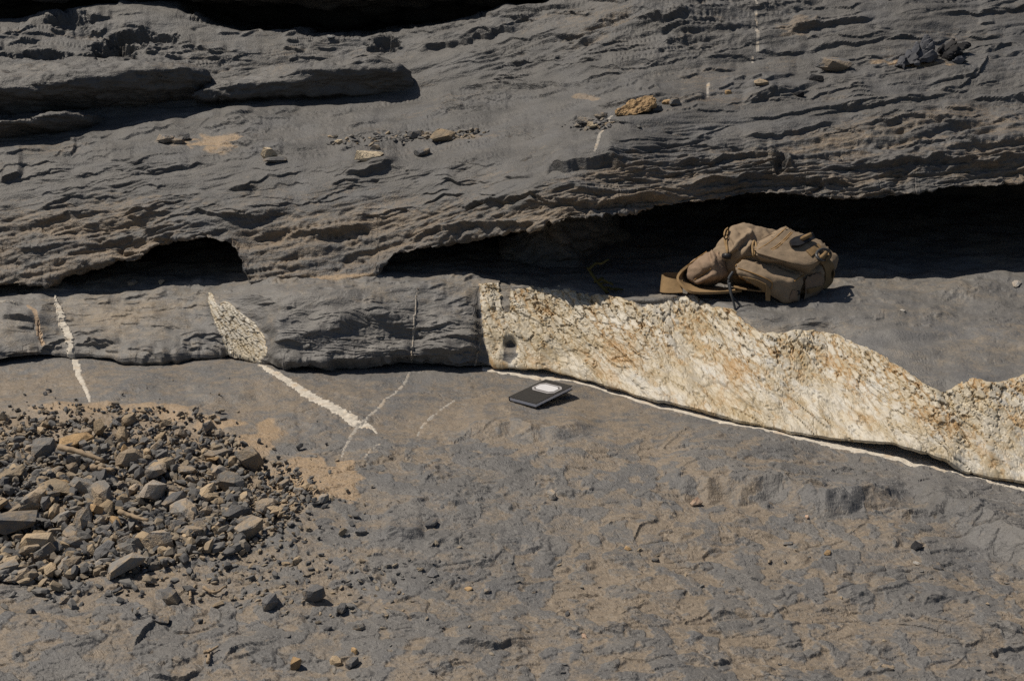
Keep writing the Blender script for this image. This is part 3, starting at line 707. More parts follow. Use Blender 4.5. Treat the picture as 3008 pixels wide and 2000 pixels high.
# ------------------------------------------------------------------ hull bodies
def hull_mesh(name, pts):
    bm = bmesh.new()
    for p in pts: bm.verts.new(p)
    r = bmesh.ops.convex_hull(bm, input=bm.verts)
    bmesh.ops.delete(bm, geom=list({v for v in r['geom_interior'] if isinstance(v, bmesh.types.BMVert)} | {v for v in r['geom_unused'] if isinstance(v, bmesh.types.BMVert)}), context='VERTS')
    bmesh.ops.recalc_face_normals(bm, faces=bm.faces)
    me = bpy.data.meshes.new(name); bm.to_mesh(me); bm.free(); return me
def remeshed(me, voxel, smooth_it=6, fac=.5):
    o = bpy.data.objects.new('tmp', me); C.objects.link(o)
    r = o.modifiers.new('r', 'REMESH'); r.mode = 'VOXEL'; r.voxel_size = voxel
    if smooth_it:
        m = o.modifiers.new('s', 'SMOOTH'); m.iterations = smooth_it; m.factor = fac
    dg = bpy.context.evaluated_depsgraph_get(); dg.update()
    out = bpy.data.meshes.new_from_object(o.evaluated_get(dg)); bpy.data.objects.remove(o)
    return out
def mesh_co(me):
    co = np.empty(len(me.vertices) * 3, np.float32); me.vertices.foreach_get('co', co)
    no = np.empty(len(me.vertices) * 3, np.float32); me.vertices.foreach_get('normal', no)
    return co.reshape(-1, 3), no.reshape(-1, 3)
def set_co(me, co):
    me.vertices.foreach_set('co', np.ascontiguousarray(co, np.float32).ravel()); me.update()
def shade_smooth(me, v=True):
    me.polygons.foreach_set('use_smooth', np.full(len(me.polygons), v)); me.update()

# ================================================================== big blocks at the upper left
def rock_block(name, label, bottom, topf, right, back, depth, mat):
    pts = []
    for x, y in bottom:
        p, n = surf('upper', x, y); pts.append(p + Vector((0, .125, -.01))); pts.append(p + Vector((0, depth, -.03)))
    Yb = [surf('upper', x, y)[0][1] for x, y in bottom]; bx_ = [b[0] for b in bottom]
    for x, y in topf: pts.append(Vector(at_Y(x, y, np.interp(x, bx_, Yb) - .012)))
    for x, y in topf: pts.append(Vector(at_Y(x, y + 22, np.interp(x, bx_, Yb) - .006)))
    for x, y, d in right: pts.append(Vector(at_Y(x, y, np.interp(x, bx_, Yb) + d)))
    for x, y in back: pts.append(Vector(at_Y(x, y, np.interp(x, bx_, Yb) + depth)))
    me = remeshed(hull_mesh(name, pts), .005, 1)
    co, no = mesh_co(me)
    X, Y, Z = co.T
    cr_, _ = cracks(X * 6, Z * 30 + Y * 8, 431, .06, -.1); d = .010 * fbm(X * 5 + Y * 3, Z * 9 + Y * 4, 51, 3) + .014 * terrace(fbm(X * 4, Z * 22 + Y * 6, 52, 3), 4, .12) + .005 * fbm(X * 22, Z * 40 + Y * 20, 53, 3) - .008 * cr_
    set_co(me, co + no * d[:, None]); shade_smooth(me)
    for k in ('dust', 'stain'):
        at = me.attributes.new(k, 'FLOAT', 'POINT'); at.data.foreach_set('value', (.22 + .25 * fbm(X * 4, Z * 6 + Y * 3, 54, 3)).astype(np.float32))
    return tag(link(name, me, mat), label, 'rock', 'big slabs lying on the slope')
rock_block('rock_slab', 'long thick grey slab with a deep shadowed front at the upper left', [(-200, 385), (0, 372), (150, 350), (350, 345), (564, 322)],
           [(-200, 270), (0, 258), (208, 231), (335, 207), (475, 199), (549, 198)], [(612, 212, .06), (608, 250, .05), (570, 262, .0)], [(-200, 188), (12, 182), (341, 176), (504, 186)], .30, M['upper'])
rock_block('rock_slab', 'humped grey slab right of the long slab, beside the bare slope', [(568, 322), (640, 303), (853, 286), (1060, 288), (1200, 278)],
           [(566, 270), (601, 254), (713, 246), (811, 219), (930, 200), (1044, 186), (1100, 172), (1170, 196)], [(1195, 205, .05), (1217, 245, .04), (1219, 272, .03)], [(634, 219), (830, 198), (1040, 178), (1110, 172)], .22, M['upper'])
rock_block('rock_slab', 'low dark wedge-shaped slab tucked under the long slab at the left edge', [(-200, 440), (0, 420), (89, 421), (166, 407), (246, 385), (310, 364)],
           [(-200, 385), (0, 368), (113, 340), (190, 333), (270, 336)], [(300, 352, .03)], [(-200, 370), (0, 355), (200, 325)], .14, M['upper'])

def cave_rib():
    pts = [Vector(at_Y(x, y, Y)) for x, y, Y in ((1500, 822, 3.30), (1680, 826, 3.22), (1730, 822, 3.4), (1480, 690, 3.28), (1590, 650, 3.16), (1660, 630, 3.16), (1780, 620, 3.3), (1450, 800, 3.7), (1800, 800, 3.7), (1450, 640, 3.7), (1800, 620, 3.7))]
    me = remeshed(hull_mesh('rock_rib', pts), .008, 4); co, no = mesh_co(me); X, Y, Z = co.T
    set_co(me, co + no * (.035 * fbm(X * 8, Z * 10 + Y * 3, 461, 4, .6) + .03 * terrace(fbm(X * 4, Z * 22, 462, 3), 4, .1))[:, None]); shade_smooth(me)
    for k in ('dust', 'stain'):
        at = me.attributes.new(k, 'FLOAT', 'POINT'); at.data.foreach_set('value', (.5 + .3 * fbm(X * 4, Z * 6, 463, 3)).astype(np.float32))
    tag(link('rock_rib', me, M['upper']), 'brown rock rib inside the cave left of the bag, holding up the roof', 'rock')
cave_rib()

# ================================================================== loose stones
def stone_mat(name, base, tan, amt, dark):
    m, t, b = mat_new(name); c = coords(t, kind='Object'); oi = N(t, 'ShaderNodeObjectInfo')
    ad = N(t, 'ShaderNodeVectorMath', operation='ADD'); t.links.new(c, ad.inputs[0])
    sc = N(t, 'ShaderNodeVectorMath', operation='SCALE'); t.links.new(oi.outputs['Location'], sc.inputs[0]); sc.inputs['Scale'].default_value = 13.
    t.links.new(sc.outputs[0], ad.inputs[1]); co = ad.outputs[0]
    n1 = noise(t, co, 1.1, 4, .6); n2 = noise(t, co, 7, 4, .6)
    col = mix(t, ramp(t, n2, [(.3, g(0)), (.7, g(1))]), base, dark)
    col = mix(t, ramp(t, math_(t, 'ADD', n1, math_(t, 'MULTIPLY', math_(t, 'SUBTRACT', n2, .5), .4)), [(.62 - amt * .35, g(0)), (.75 - amt * .3, g(.9))]), col, tan)
    v = math_(t, 'ADD', .75, math_(t, 'MULTIPLY', oi.outputs['Random'], .5))
    col = mix(t, 1., col, col, 'MIX'); mm = N(t, 'ShaderNodeVectorMath', operation='SCALE'); t.links.new(col, mm.inputs[0]); t.links.new(v, mm.inputs['Scale'])
    t.links.new(mm.outputs[0], b.inputs['Base Color']); bump(t, b, math_(t, 'ADD', n2, math_(t, 'MULTIPLY', noise(t, co, 22, 3), .3)), .35, .06)
    return m
SM = {'grey': stone_mat('grey_stone', (.215, .205, .19), (.32, .25, .175), .6, (.155, .150, .145)),
      'dark grey': stone_mat('dark_stone', (.15, .147, .146), (.27, .215, .155), .35, (.105, .104, .106)),
      'tan': stone_mat('tan_stone', (.30, .24, .165), (.37, .28, .18), .7, (.21, .18, .145)),
      'ochre': stone_mat('ochre_stone', (.36, .245, .13), (.42, .285, .15), .6, (.24, .16, .09)),
      'pale': stone_mat('pale_stone', (.46, .37, .26), (.50, .42, .30), .5, (.34, .27, .18)),
      'black': stone_mat('black_stone', (.030, .030, .034), (.05, .045, .04), .1, (.018, .018, .02)),
      'slate': stone_mat('blue_slate', (.085, .090, .105), (.13, .13, .135), .3, (.045, .047, .055)),
      'pink': stone_mat('pink_stone', (.46, .32, .23), (.52, .40, .30), .5, (.32, .20, .14)),
      'white': stone_mat('white_stone', (.44, .42, .39), (.36, .30, .24), .5, (.28, .27, .25))}
rng = random.Random(11)
def stone_pts(thick, k=None, wedge=0.):
    k = k or rng.choice((5, 5, 6, 7)); pts = []; a0 = rng.random() * 6.28
    for z, sc in ((-.5, rng.uniform(.75, 1.0)), (.5, rng.uniform(.55, .95)), (rng.uniform(-.25, .25), 1.05)):
        for i in range(k):
            a = a0 + 6.283 * (i + rng.uniform(-.3, .3)) / k; r = .5 * sc * rng.uniform(.62, 1.1)
            x = r * math.cos(a) * 1.15; y = r * math.sin(a) * .85
            pts.append((x, y, thick * (z * (1 - wedge * (x + .5)) + rng.uniform(-.2, .2))))
    return pts
STONES = [hull_mesh('stone', stone_pts(rng.choice((.24, .30, .36, .45, .6)), wedge=rng.choice((0, .0, .4, .6)))) for _ in range(30)]
SHAPES = ['flat' if (max(v.co.z for v in m.vertices) - min(v.co.z for v in m.vertices)) < .46 else 'blocky' for m in STONES]
VAR = {}
def variant(i, colour):
    if (i, colour) not in VAR:
        me = STONES[i].copy(); me.materials.append(SM[colour]); VAR[i, colour] = me
    return VAR[i, colour]
def put_stone(name, label, i, colour, loc, size, rot, sc=(1, 1, 1), group=None, cat='stone'):
    o = bpy.data.objects.new(name, variant(i, colour)); C.objects.link(o)
    o.location = loc; o.rotation_euler = rot; o.scale = [size * k for k in sc]
    return tag(o, label, cat, group)
# --- the rubble pile: every stone is dropped on a height map of what already lies there
HX0, HX1, HY0, HY1, HC = -1.35, -.10, 1.50, 2.76, .004
hn, hm = int((HX1 - HX0) / HC), int((HY1 - HY0) / HC)
HM = np.full((hn, hm), -1.0); gv = GP[3:458].reshape(-1, 3)
for off in ((0, 0), (1, 0), (0, 1), (-1, 0), (0, -1), (1, 1)):
    ix = ((gv[:, 0] - HX0) / HC).astype(int) + off[0]; iy = ((gv[:, 1] - HY0) / HC).astype(int) + off[1]
    ok = (ix >= 0) & (ix < hn) & (iy >= 0) & (iy < hm); np.maximum.at(HM, (ix[ok], iy[ok]), gv[ok, 2])
HM[HM < -.5] = 0.; GH = HM.copy()
def stone_geo(i, size, rot, sc):
    v = np.array([tuple(q.co) for q in STONES[i].vertices]) * np.array(sc) * size
    from mathutils import Euler
    return v @ np.array(Euler(rot).to_matrix()).T
def drop(i, x, y, size, rot, sc, q=70):
    v = stone_geo(i, size, rot, sc)
    x0, x1 = int((x + v[:, 0].min() - HX0) / HC), int((x + v[:, 0].max() - HX0) / HC) + 1
    y0, y1 = int((y + v[:, 1].min() - HY0) / HC), int((y + v[:, 1].max() - HY0) / HC) + 1
    x0, x1 = max(x0, 0), min(x1, hn); y0, y1 = max(y0, 0), min(y1, hm)
    if x1 <= x0 or y1 <= y0: return None
    gx = (np.arange(x0, x1) + .5) * HC + HX0 - x; gy = (np.arange(y0, y1) + .5) * HC + HY0 - y
    rx = max(abs(v[:, 0]).max(), .004); ry = max(abs(v[:, 1]).max(), .004)
    m = (gx[:, None] / rx) ** 2 + (gy[None] / ry) ** 2 < .9
    if not m.any(): m[:] = True
    reg = HM[x0:x1, y0:y1]
    base = min(np.percentile(reg[m], q), np.median(GH[x0:x1, y0:y1][m]) + .006); z = base - v[:, 2].min() - .12 * (v[:, 2].max() - v[:, 2].min())
    reg[m] = np.maximum(reg[m], z + v[:, 2].max() * .7)
    return Vector((x, y, z))
def zone(px, py):
    a = 'at the back' if py < 1290 else 'in the front rows' if py > 1590 else 'in the middle rows'
    b = 'near the picture edge' if px < 170 else 'left of centre' if px < 380 else 'right of centre' if px < 620 else 'at its right end'
    return a + ' of the rubble pile, ' + b
gravel_v, gravel_f, gravel_c = [], [], []
def gravel_bit(i, loc, size, rot, sc, c):
    v = stone_geo(i, size, rot, sc) + np.array(loc); o = sum(len(q) for q in gravel_v) if False else gravel_n[0]
    gravel_v.append(v); gravel_n[0] += len(v)
    for p in STONES[i].polygons: gravel_f.append([o + k for k in p.vertices])
    gravel_c.append(np.full(len(v), c))
gravel_n = [0]
def pile_point(lim=.5):
    while True:
        x = rng.uniform(-60, 945); y = rng.uniform(1188, 1745)
        if pile_mask(np.array([x]), np.array([y]))[0] > lim: return x, y
def flat_rot(t):
    return (rng.gauss(0, t), rng.gauss(0, t), rng.uniform(0, 6.28))
def world_xy(x, y):
    return at_z(x, y, .0)
for k in range(5200):                                   # gravel and grit under and between the stones
    x, y = pile_point(.25)
    if rng.random() < .30: x += rng.gauss(45, 70); y += rng.gauss(30, 50)
    p = world_xy(x, y)
    small = 1.0 if y > 1290 and x < 720 else .7
    size = small * rng.choice((.006, .008, .010, .013, .017, .022)); sc = (rng.uniform(.8, 1.4), rng.uniform(.7, 1.1), rng.uniform(.6, 1.2)); i = rng.randrange(30); r = flat_rot(.4)
    l = drop(i, p[0], p[1], size, r, sc, 55)
    if l: gravel_bit(i, l, size, r, sc, rng.random())
BIG = [(35, 1560, 150, 'dark grey', 'largest dark stone of the rubble pile, at the left picture edge'), (545, 1512, 120, 'grey', 'large squarish grey block with a flat lit top in the rubble pile'),
       (738, 1362, 84, 'grey', 'squat grey block standing alone at the upper right of the rubble pile'), (730, 1580, 105, 'grey', 'big pale grey wedge at the right front of the rubble pile'),
       (378, 1232, 58, 'tan', 'upright brown-faced stone at the back edge of the rubble pile'), (470, 1610, 110, 'grey', 'long grey stone lying across the front of the rubble pile'),
       (375, 1630, 90, 'grey', 'rounded grey stone at the front of the rubble pile beside the long one'), (110, 1615, 120, 'tan', 'large tan-topped stone at the lower left of the rubble pile'),
       (245, 1540, 90, 'grey', 'blunt grey stone left of the middle of the rubble pile front'), (610, 1460, 85, 'tan', 'rough brown stone behind the squarish grey block'),
       (690, 1530, 80, 'dark grey', 'dark angular stone right of the squarish grey block'), (780, 1500, 80, 'grey', 'pale grey flat stone near the right end of the rubble pile'),
       (460, 1395, 100, 'grey', 'pale flat slab with a pointed end above the middle of the rubble pile'), (170, 1450, 110, 'tan', 'broad tan slab in the left half of the rubble pile'),
       (130, 1330, 110, 'grey', 'long grey stone near the left end of the rubble pile back rows'), (220, 1300, 100, 'ochre', 'ochre slab near the back of the rubble pile'),
       (300, 1480, 90, 'grey', 'mottled grey stone in the centre left of the rubble pile'), (450, 1470, 90, 'white', 'white-streaked pale stone in the middle of the rubble pile'),
       (680, 1420, 90, 'grey', 'grey lozenge-shaped stone at the right of the rubble pile'), (640, 1330, 75, 'grey', 'flat bluish grey stone at the back right of the rubble pile'),
       (370, 1685, 110, 'grey', 'flat grey slab at the very front of the rubble pile'), (60, 1690, 100, 'grey', 'flat grey slab at the lower left corner of the rubble pile'),
       (380, 1360, 80, 'grey', 'grey hump-backed stone in the upper middle of the rubble pile'), (40, 1420, 100, 'tan', 'tan slab at the left picture edge of the rubble pile')]
SHORT = ['big dark edge stone', 'squarish grey block', 'lone squat block', 'big pale wedge', 'upright brown stone', 'long grey stone', 'rounded grey stone', 'large tan-topped stone', 'blunt grey stone', 'rough brown stone', 'dark angular stone', 'pale flat stone', 'pointed pale slab', 'broad tan slab', 'long back-row stone', 'ochre slab', 'mottled grey stone', 'white-streaked stone', 'lozenge-shaped stone', 'bluish flat stone', 'front grey slab', 'corner grey slab', 'hump-backed stone', 'edge tan slab']
def beside(x, y):
    k = min(range(len(BIG)), key=lambda q: (BIG[q][0] - x) ** 2 + (1.7 * (BIG[q][1] - y)) ** 2)
    dx = x - BIG[k][0]; dy = (y - BIG[k][1]) * 1.7; d = math.hypot(dx, dy) + 1e-6; w = []
    if dy < -.38 * d: w.append('behind')
    if dy > .38 * d: w.append('in front')
    if abs(dx) > .38 * d: w.append('left' if dx < 0 else 'right')
    ph = ' and '.join(w); ph += '' if ph == 'behind' else ' of'
    return ('close ' if d < 45 else '') + ph + ' the ' + SHORT[k]
todo = []; RUB = []
for k in range(268):
    x, y = pile_point(.75)
    if x > 650 and rng.random() < .5: x, y = pile_point(.8)
    far = .88 * np.interp(y, [1190, 1300, 1450, 1700], [.6, .8, 1.0, 1.05]) * np.interp(x, [0, 550, 800, 930], [1, 1, .8, .5])
    wpx = far * rng.choice((28, 32, 36, 40, 46, 52, 60, 70)); todo.append((x, y, wpx, rng.choice(['grey'] * 7 + ['dark grey'] * 4 + ['tan'] * 4 + ['ochre']), None))
todo.sort(key=lambda q: q[2] + rng.uniform(-25, 25))
for (x, y, wpx, colr, lab) in todo + BIG:
    p = world_xy(x, y); size = wpx / scale_at(p) / (.94 if lab is None else 1.05)
    i = rng.randrange(30) if lab is None else rng.choice([n for n in range(30) if (SHAPES[n] == 'flat') == ('slab' in lab or 'flat' in lab)])
    r = flat_rot(.32 if lab is None else .15)
    if lab is None and rng.random() < .12: r = (rng.uniform(-1.1, 1.1), rng.uniform(-.6, .6), r[2])
    sc = (rng.uniform(.9, 1.25), rng.uniform(.7, 1.0), rng.uniform(.75, 1.15))
    l = drop(i, p[0], p[1], size, r, sc, 62)
    if l is None: continue
    if lab is None:
        sz = 'Small' if size < .028 else 'Mid-sized' if size < .042 else 'Larger'
        lab = f'{sz.lower()} {SHAPES[i]} {colr} stone {beside(x, y)}'
    RUB.append((put_stone('rubble_stone', lab, i, colr, l, size, r, sc, 'stones of the rubble pile'), x, y))
same = {}
for q in RUB: same.setdefault(q[0]['label'], []).append(q)
for lab, qs in same.items():
    if len(qs) < 2: continue
    dx = max(q[1] for q in qs) - min(q[1] for q in qs); dy = 1.7 * (max(q[2] for q in qs) - min(q[2] for q in qs))
    words = {2: ('left-hand', 'right-hand') if dx > dy else ('farther', 'nearer'), 3: ('leftmost', 'middle', 'rightmost')}.get(len(qs))
    if words:
        for w_, q in zip(words, sorted(qs, key=(lambda q: q[1]) if dx > dy or len(qs) == 3 else (lambda q: q[2]))): q[0]['label'] = w_ + ' ' + lab

# --- single stones and chips: (surface, x, y of the foot, width px, height ratio, colour, shape, label)
CHIPS = [('ground', 2043, 1488, 58, .55, 'pink', 'flat', 'pinkish tan pebble lying alone on the bare rock in the right foreground'),
         ('ground', 1843, 1617, 24, .7, 'ochre', 'blocky', 'small orange pebble at the end of a crack in the foreground'),
         ('ground', 2433, 1628, 28, .5, 'ochre', 'flat', 'tiny orange chip on bare rock right of the pinkish pebble'),
         ('ground', 2690, 1614, 56, .5, 'black', 'flat', 'black shard lying flat at the right of the foreground'),
         ('ground', 1266, 1548, 52, .6, 'dark grey', 'flat', 'dark pointed chip with a pale edge in mid foreground'),
         ('ground', 1620, 1466, 44, .7, 'grey', 'blocky', 'grey knob of stone between the notebook and the front edge'),
         ('ground', 1062, 1570, 40, .6, 'dark grey', 'blocky', 'dark rounded chip right of the rubble pile'),
         ('ground', 795, 1785, 82, .7, 'dark grey', 'blocky', 'dark lumpy stone below the right end of the rubble pile'),
         ('ground', 918, 1770, 66, 1.0, 'dark grey', 'blocky', 'tall dark wedge stone right of the dark lumpy one'),
         ('ground', 1004, 1800, 48, .8, 'dark grey', 'blocky', 'dark splintered stone with a tan chip beside the tall wedge'),
         ('ground', 480, 1832, 50, .6, 'dark grey', 'flat', 'small dark flat chip in the left foreground'),
         ('ground', 500, 1768, 86, .6, 'dark grey', 'blocky', 'dark hump of stone just below the rubble pile front'),
         ('ground', 190, 1770, 42, .7, 'grey', 'blocky', 'pale speckled stone left of the foreground below the pile'),
         ('ground', 94, 1803, 34, .7, 'dark grey', 'blocky', 'small dark pebble in the lower left foreground'),
         ('ground', 866, 1968, 44, 1.2, 'ochre', 'blocky', 'orange-faced splinter standing at the bottom edge left of centre'),
         ('ground', 1040, 1916, 30, .7, 'ochre', 'blocky', 'brown pebble near the bottom edge left of centre'),
         ('ground', 1036, 1955, 46, .7, 'dark grey', 'blocky', 'dark stone below the brown pebble at the bottom edge'),
         ('ground', 985, 1950, 44, .6, 'tan', 'blocky', 'tan lump near the bottom edge beside the dark stone'),
         ('ground', 1056, 1848, 42, .6, 'grey', 'blocky', 'grey rounded stone below the tall dark wedge'),
         ('ground', 1272, 1692, 56, .4, 'dark grey', 'flat', 'thin dark flake lying flat in the middle foreground'),
         ('ground', 1432, 1738, 30, .5, 'dark grey', 'flat', 'tiny dark flake left of the long curved crack'),
         ('ground', 1376, 1735, 28, .5, 'ochre', 'flat', 'tiny orange crumb left of the tiny dark flake'),
         ('ground', 1570, 1740, 22, .5, 'dark grey', 'flat', 'little dark crumb above the long curved crack'),
         ('ground', 1925, 1650, 24, .6, 'dark grey', 'blocky', 'dark crumb right of the small orange pebble'),
         ('ground', 1715, 1872, 28, .5, 'pink', 'flat', 'reddish chip in the lower middle foreground'),
         ('ground', 2368, 1520, 18, .6, 'pink', 'flat', 'tiny pink crumb under the dark hollow in the right foreground'),
         ('ground', 2610, 1968, 34, .6, 'grey', 'blocky', 'small grey stone at the bottom right'),
         ('ground', 2315, 1600, 30, .4, 'dark grey', 'flat', 'thin dark chip left of the tiny orange chip'),
         ('ground', 2750, 1668, 44, .4, 'dark grey', 'flat', 'cracked dark sliver below the black shard'),
         ('ground', 2690, 1655, 26, .4, 'white', 'flat', 'whitish flake below the black shard'),
         ('ground', 950, 1478, 50, .7, 'grey', 'blocky', 'grey angular stone at the far right tip of the rubble pile'),
         ('ground', 870, 1650, 40, .5, 'tan', 'flat', 'tan chip on the rock right of the pile front'),
         ('ground', 840, 1660, 26, .6, 'tan', 'blocky', 'small tan crumb right of the pile front'),
         ('ground', 640, 1780, 36, .5, 'tan', 'flat', 'tan flake beside the dark lumpy stone'),
         ('upper', 790, 468, 46, 1.0, 'pale', 'blocky', 'pale yellow rounded stone on the left slope'),
         ('upper', 812, 476, 70, .30, 'dark grey', 'flat', 'dark flake under the pale yellow stone'),
         ('upper', 1088, 470, 88, .42, 'pale', 'flat', 'pale tan slab chip on the slope left of centre'),
         ('upper', 1105, 440, 34, .6, 'grey', 'blocky', 'grey pebble behind the pale tan slab chip'),
         ('upper', 1300, 415, 90, .42, 'tan', 'flat', 'tan slab in the line of crumbs on the slope'),
         ('upper', 1220, 408, 52, .6, 'dark grey', 'blocky', 'dark rounded stone left of the tan slab on the slope'),
         ('upper', 1240, 458, 56, .5, 'dark grey', 'flat', 'dark chip below the line of crumbs'),
         ('upper', 998, 422, 28, .6, 'pale', 'flat', 'small pale flake at the left end of the line of crumbs'),
         ('upper', 540, 412, 44, .7, 'dark grey', 'blocky', 'dark stone left of the sand patch'),
         ('upper', 490, 420, 66, .5, 'dark grey', 'flat', 'dark flake left of the dark stone by the sand patch'),
         ('upper', 525, 424, 42, .6, 'dark grey', 'blocky', 'grey-blue chip in front of the dark stone by the sand patch'),
         ('upper', 1984, 312, 44, .7, 'grey', 'blocky', 'rounded grey stone right of the large orange stone'),
         ('upper', 1956, 308, 30, .6, 'ochre', 'blocky', 'little ochre stone between the orange stone and the rounded grey one'),
         ('upper', 1928, 326, 50, .4, 'dark grey', 'flat', 'dark flake leaning on the large orange stone'),
         ('upper', 1720, 362, 60, .4, 'grey', 'flat', 'grey slab chip left of the large orange stone'),
         ('upper', 1745, 376, 40, .5, 'pale', 'flat', 'pale chip below the grey slab chip on the slope'),
         ('upper', 1770, 350, 40, .6, 'dark grey', 'blocky', 'dark chip just left of the large orange stone'),
         ('upper', 2452, 212, 100, .5, 'dark grey', 'wedge', 'dark elongated stone on the upper right slope'),
         ('upper', 2398, 240, 52, .5, 'black', 'wedge', 'black wedge stone below the dark elongated one'),
         ('upper', 2350, 285, 36, .6, 'black', 'flat', 'small black stone on the slope right of centre'),
         ('upper', 2236, 254, 54, .45, 'tan', 'flat', 'tan chip on the slope above the bag'), ('upper', 2140, 280, 26, .7, 'ochre', 'blocky', 'small ochre stone left of the tan chip'),
         ('upper', 970, 112, 28, .5, 'white', 'flat', 'white pebble at the brink of the top hollow'),
         ('upper', 1068, 176, 26, .4, 'pale', 'flat', 'pale flake on the humped slab top'),
         ('ledge', 473, 832, 30, .6, 'tan', 'blocky', 'tan pebble on the ledge at the mouth of the left cave'), ('ledge', 386, 836, 34, .5, 'grey', 'blocky', 'grey stone on the ledge between the two left hollows'),
         ('ledge', 2984, 838, 44, .4, 'white', 'flat', 'white flake on the ledge at the right picture edge'), ('ledge', 2650, 916, 18, .5, 'white', 'flat', 'tiny white flake on the ledge right of the bag')]
flats = [n for n in range(30) if SHAPES[n] == 'flat']; blocks_ = [n for n in range(30) if SHAPES[n] != 'flat']
for (sf, x, y, wpx, hr, colr, shp, lab) in CHIPS:
    p, n = surf(sf, x, y - wpx * hr * .12); size = wpx / scale_at(p) / 1.05
    i = rng.choice(flats if shp == 'flat' else blocks_)
    zr = max(v.co.z for v in STONES[i].vertices) - min(v.co.z for v in STONES[i].vertices)
    sc = (1.0, rng.uniform(.75, 1.0), min(max(hr * .8 / zr, .3), 1.5))
    q = n.to_track_quat('Z', 'Y').to_euler()
    rot = (Matrix.Rotation(rng.uniform(-.4, .4), 3, n) @ n.to_track_quat('Z', 'X').to_matrix()).to_euler() if sf != 'upper' else (rng.uniform(.05, .25), rng.uniform(-.15, .1), rng.uniform(-.4, .4))
    o = put_stone('loose_stone', lab, i, colr, p + Vector((0, 0, size * sc[2] * zr * .36)), size, rot, sc)
def shard(label, pts, colr, rgh=1., name='slate_fragment'):
    P_ = []
    p0 = surf('upper', pts[0][0], pts[0][1])[0]
    for x, y, d in pts: P_.append(Vector(at_Y(x, y, p0[1] + d)))
    me = remeshed(hull_mesh('slate_fragment', P_), .004, 0); co, no = mesh_co(me); X, Y, Z = co.T
    f1, f2, rv, ox, oy = worley((X + Z) * 26, (Z - X + Y) * 30, 21); set_co(me, co + no * (rgh * (.018 * (rv - .5) + .012 * ox - .004 * sstep(.1, 0, f2 - f1)) + (1 - rgh) * .006 * fbm(X * 60, Z * 60 + Y * 40, 455, 3))[:, None]); shade_smooth(me, False); me.materials.append(SM[colr])
    tag(link(name, me), label, 'rock' if rgh == 1. else 'stone')
shard('crumpled dark blue-grey slate standing on a strip of tan sand at the upper right', [(2620, 196, 0), (2650, 180, 0), (2690, 130, .02), (2722, 103, .03), (2735, 125, .02), (2745, 160, .0), (2735, 182, -.02), (2690, 190, -.03), (2640, 194, -.02), (2725, 150, .09), (2700, 185, .09)], 'slate')
shard('dark leaf-shaped slate fragment right of the crumpled blue-grey slate', [(2770, 180, .02), (2765, 145, .04), (2800, 122, .05), (2848, 128, .05), (2830, 150, .02), (2790, 168, .0), (2800, 140, .09)], 'black')
shard('small blunt grey slate piece at the right end of the sand strip', [(2805, 186, 0), (2800, 172, 0), (2820, 162, .01), (2836, 172, 0), (2832, 184, 0), (2820, 175, .06)], 'slate')
shard('large orange wedge-shaped stone sitting on the bare slope', [(1808, 344, 0), (1805, 328, .01), (1852, 296, .04), (1880, 292, .05), (1921, 276, .05), (1931, 291, .03), (1924, 314, .02), (1900, 326, .0), (1868, 338, -.01), (1900, 300, .12), (1850, 318, .1), (1915, 322, .1)], 'ochre', .12, 'loose_stone')
# crumbs scattered over the slope and the foreground, too many and too small to count
for k in range(350):
    x = rng.gauss(820, 260) if k < 300 else rng.uniform(900, 2990); y = rng.uniform(1600, 1990) if k >= 300 else rng.gauss(1700, 70)
    if not (0 < x < 3000 and 1560 < y < 2000): continue
    p, n = surf('ground', x, y); i = rng.randrange(30); size = rng.uniform(.004, .012)
    gravel_bit(i, p + Vector((0, 0, size * .12)), size, flat_rot(.3), (1.2, .8, .8), rng.random())
for k in range(220):
    t = rng.random(); x = 960 + 460 * t + rng.gauss(0, 10); y = 420 - 28 * t + rng.gauss(0, 8)
    if k > 150: x = rng.gauss(1740, 40); y = rng.gauss(368, 8)
    p, n = surf('upper', x, y); i = rng.randrange(30); size = rng.uniform(.006, .020)
    gravel_bit(i, p + Vector((0, 0, size * .12)), size, flat_rot(.3), (1.2, .8, .8), rng.random())
def gravel_object():
    V = np.concatenate(gravel_v); me = bpy.data.meshes.new('gravel'); me.from_pydata(V.tolist(), [], gravel_f)
    at = me.attributes.new('tone', 'FLOAT', 'POINT'); at.data.foreach_set('value', np.concatenate(gravel_c).astype(np.float32))
    m, t, b = mat_new('gravel'); c = coords(t)
    col = ramp(t, attr(t, 'tone'), [(0, (.09, .089, .09)), (.5, (.175, .168, .158)), (.72, (.24, .20, .15)), (1, (.32, .25, .17))])
    n2 = noise(t, c, 140, 3); col = mix(t, ramp(t, n2, [(.35, g(.5)), (.65, g(0))]), col, mix(t, .5, col, (.05, .05, .05)))
    t.links.new(col, b.inputs['Base Color']); bump(t, b, n2, .4, .003)
    tag(link('gravel', me, m), 'fine grey and tan gravel between the stones', 'gravel', None, 'stuff')
gravel_object()

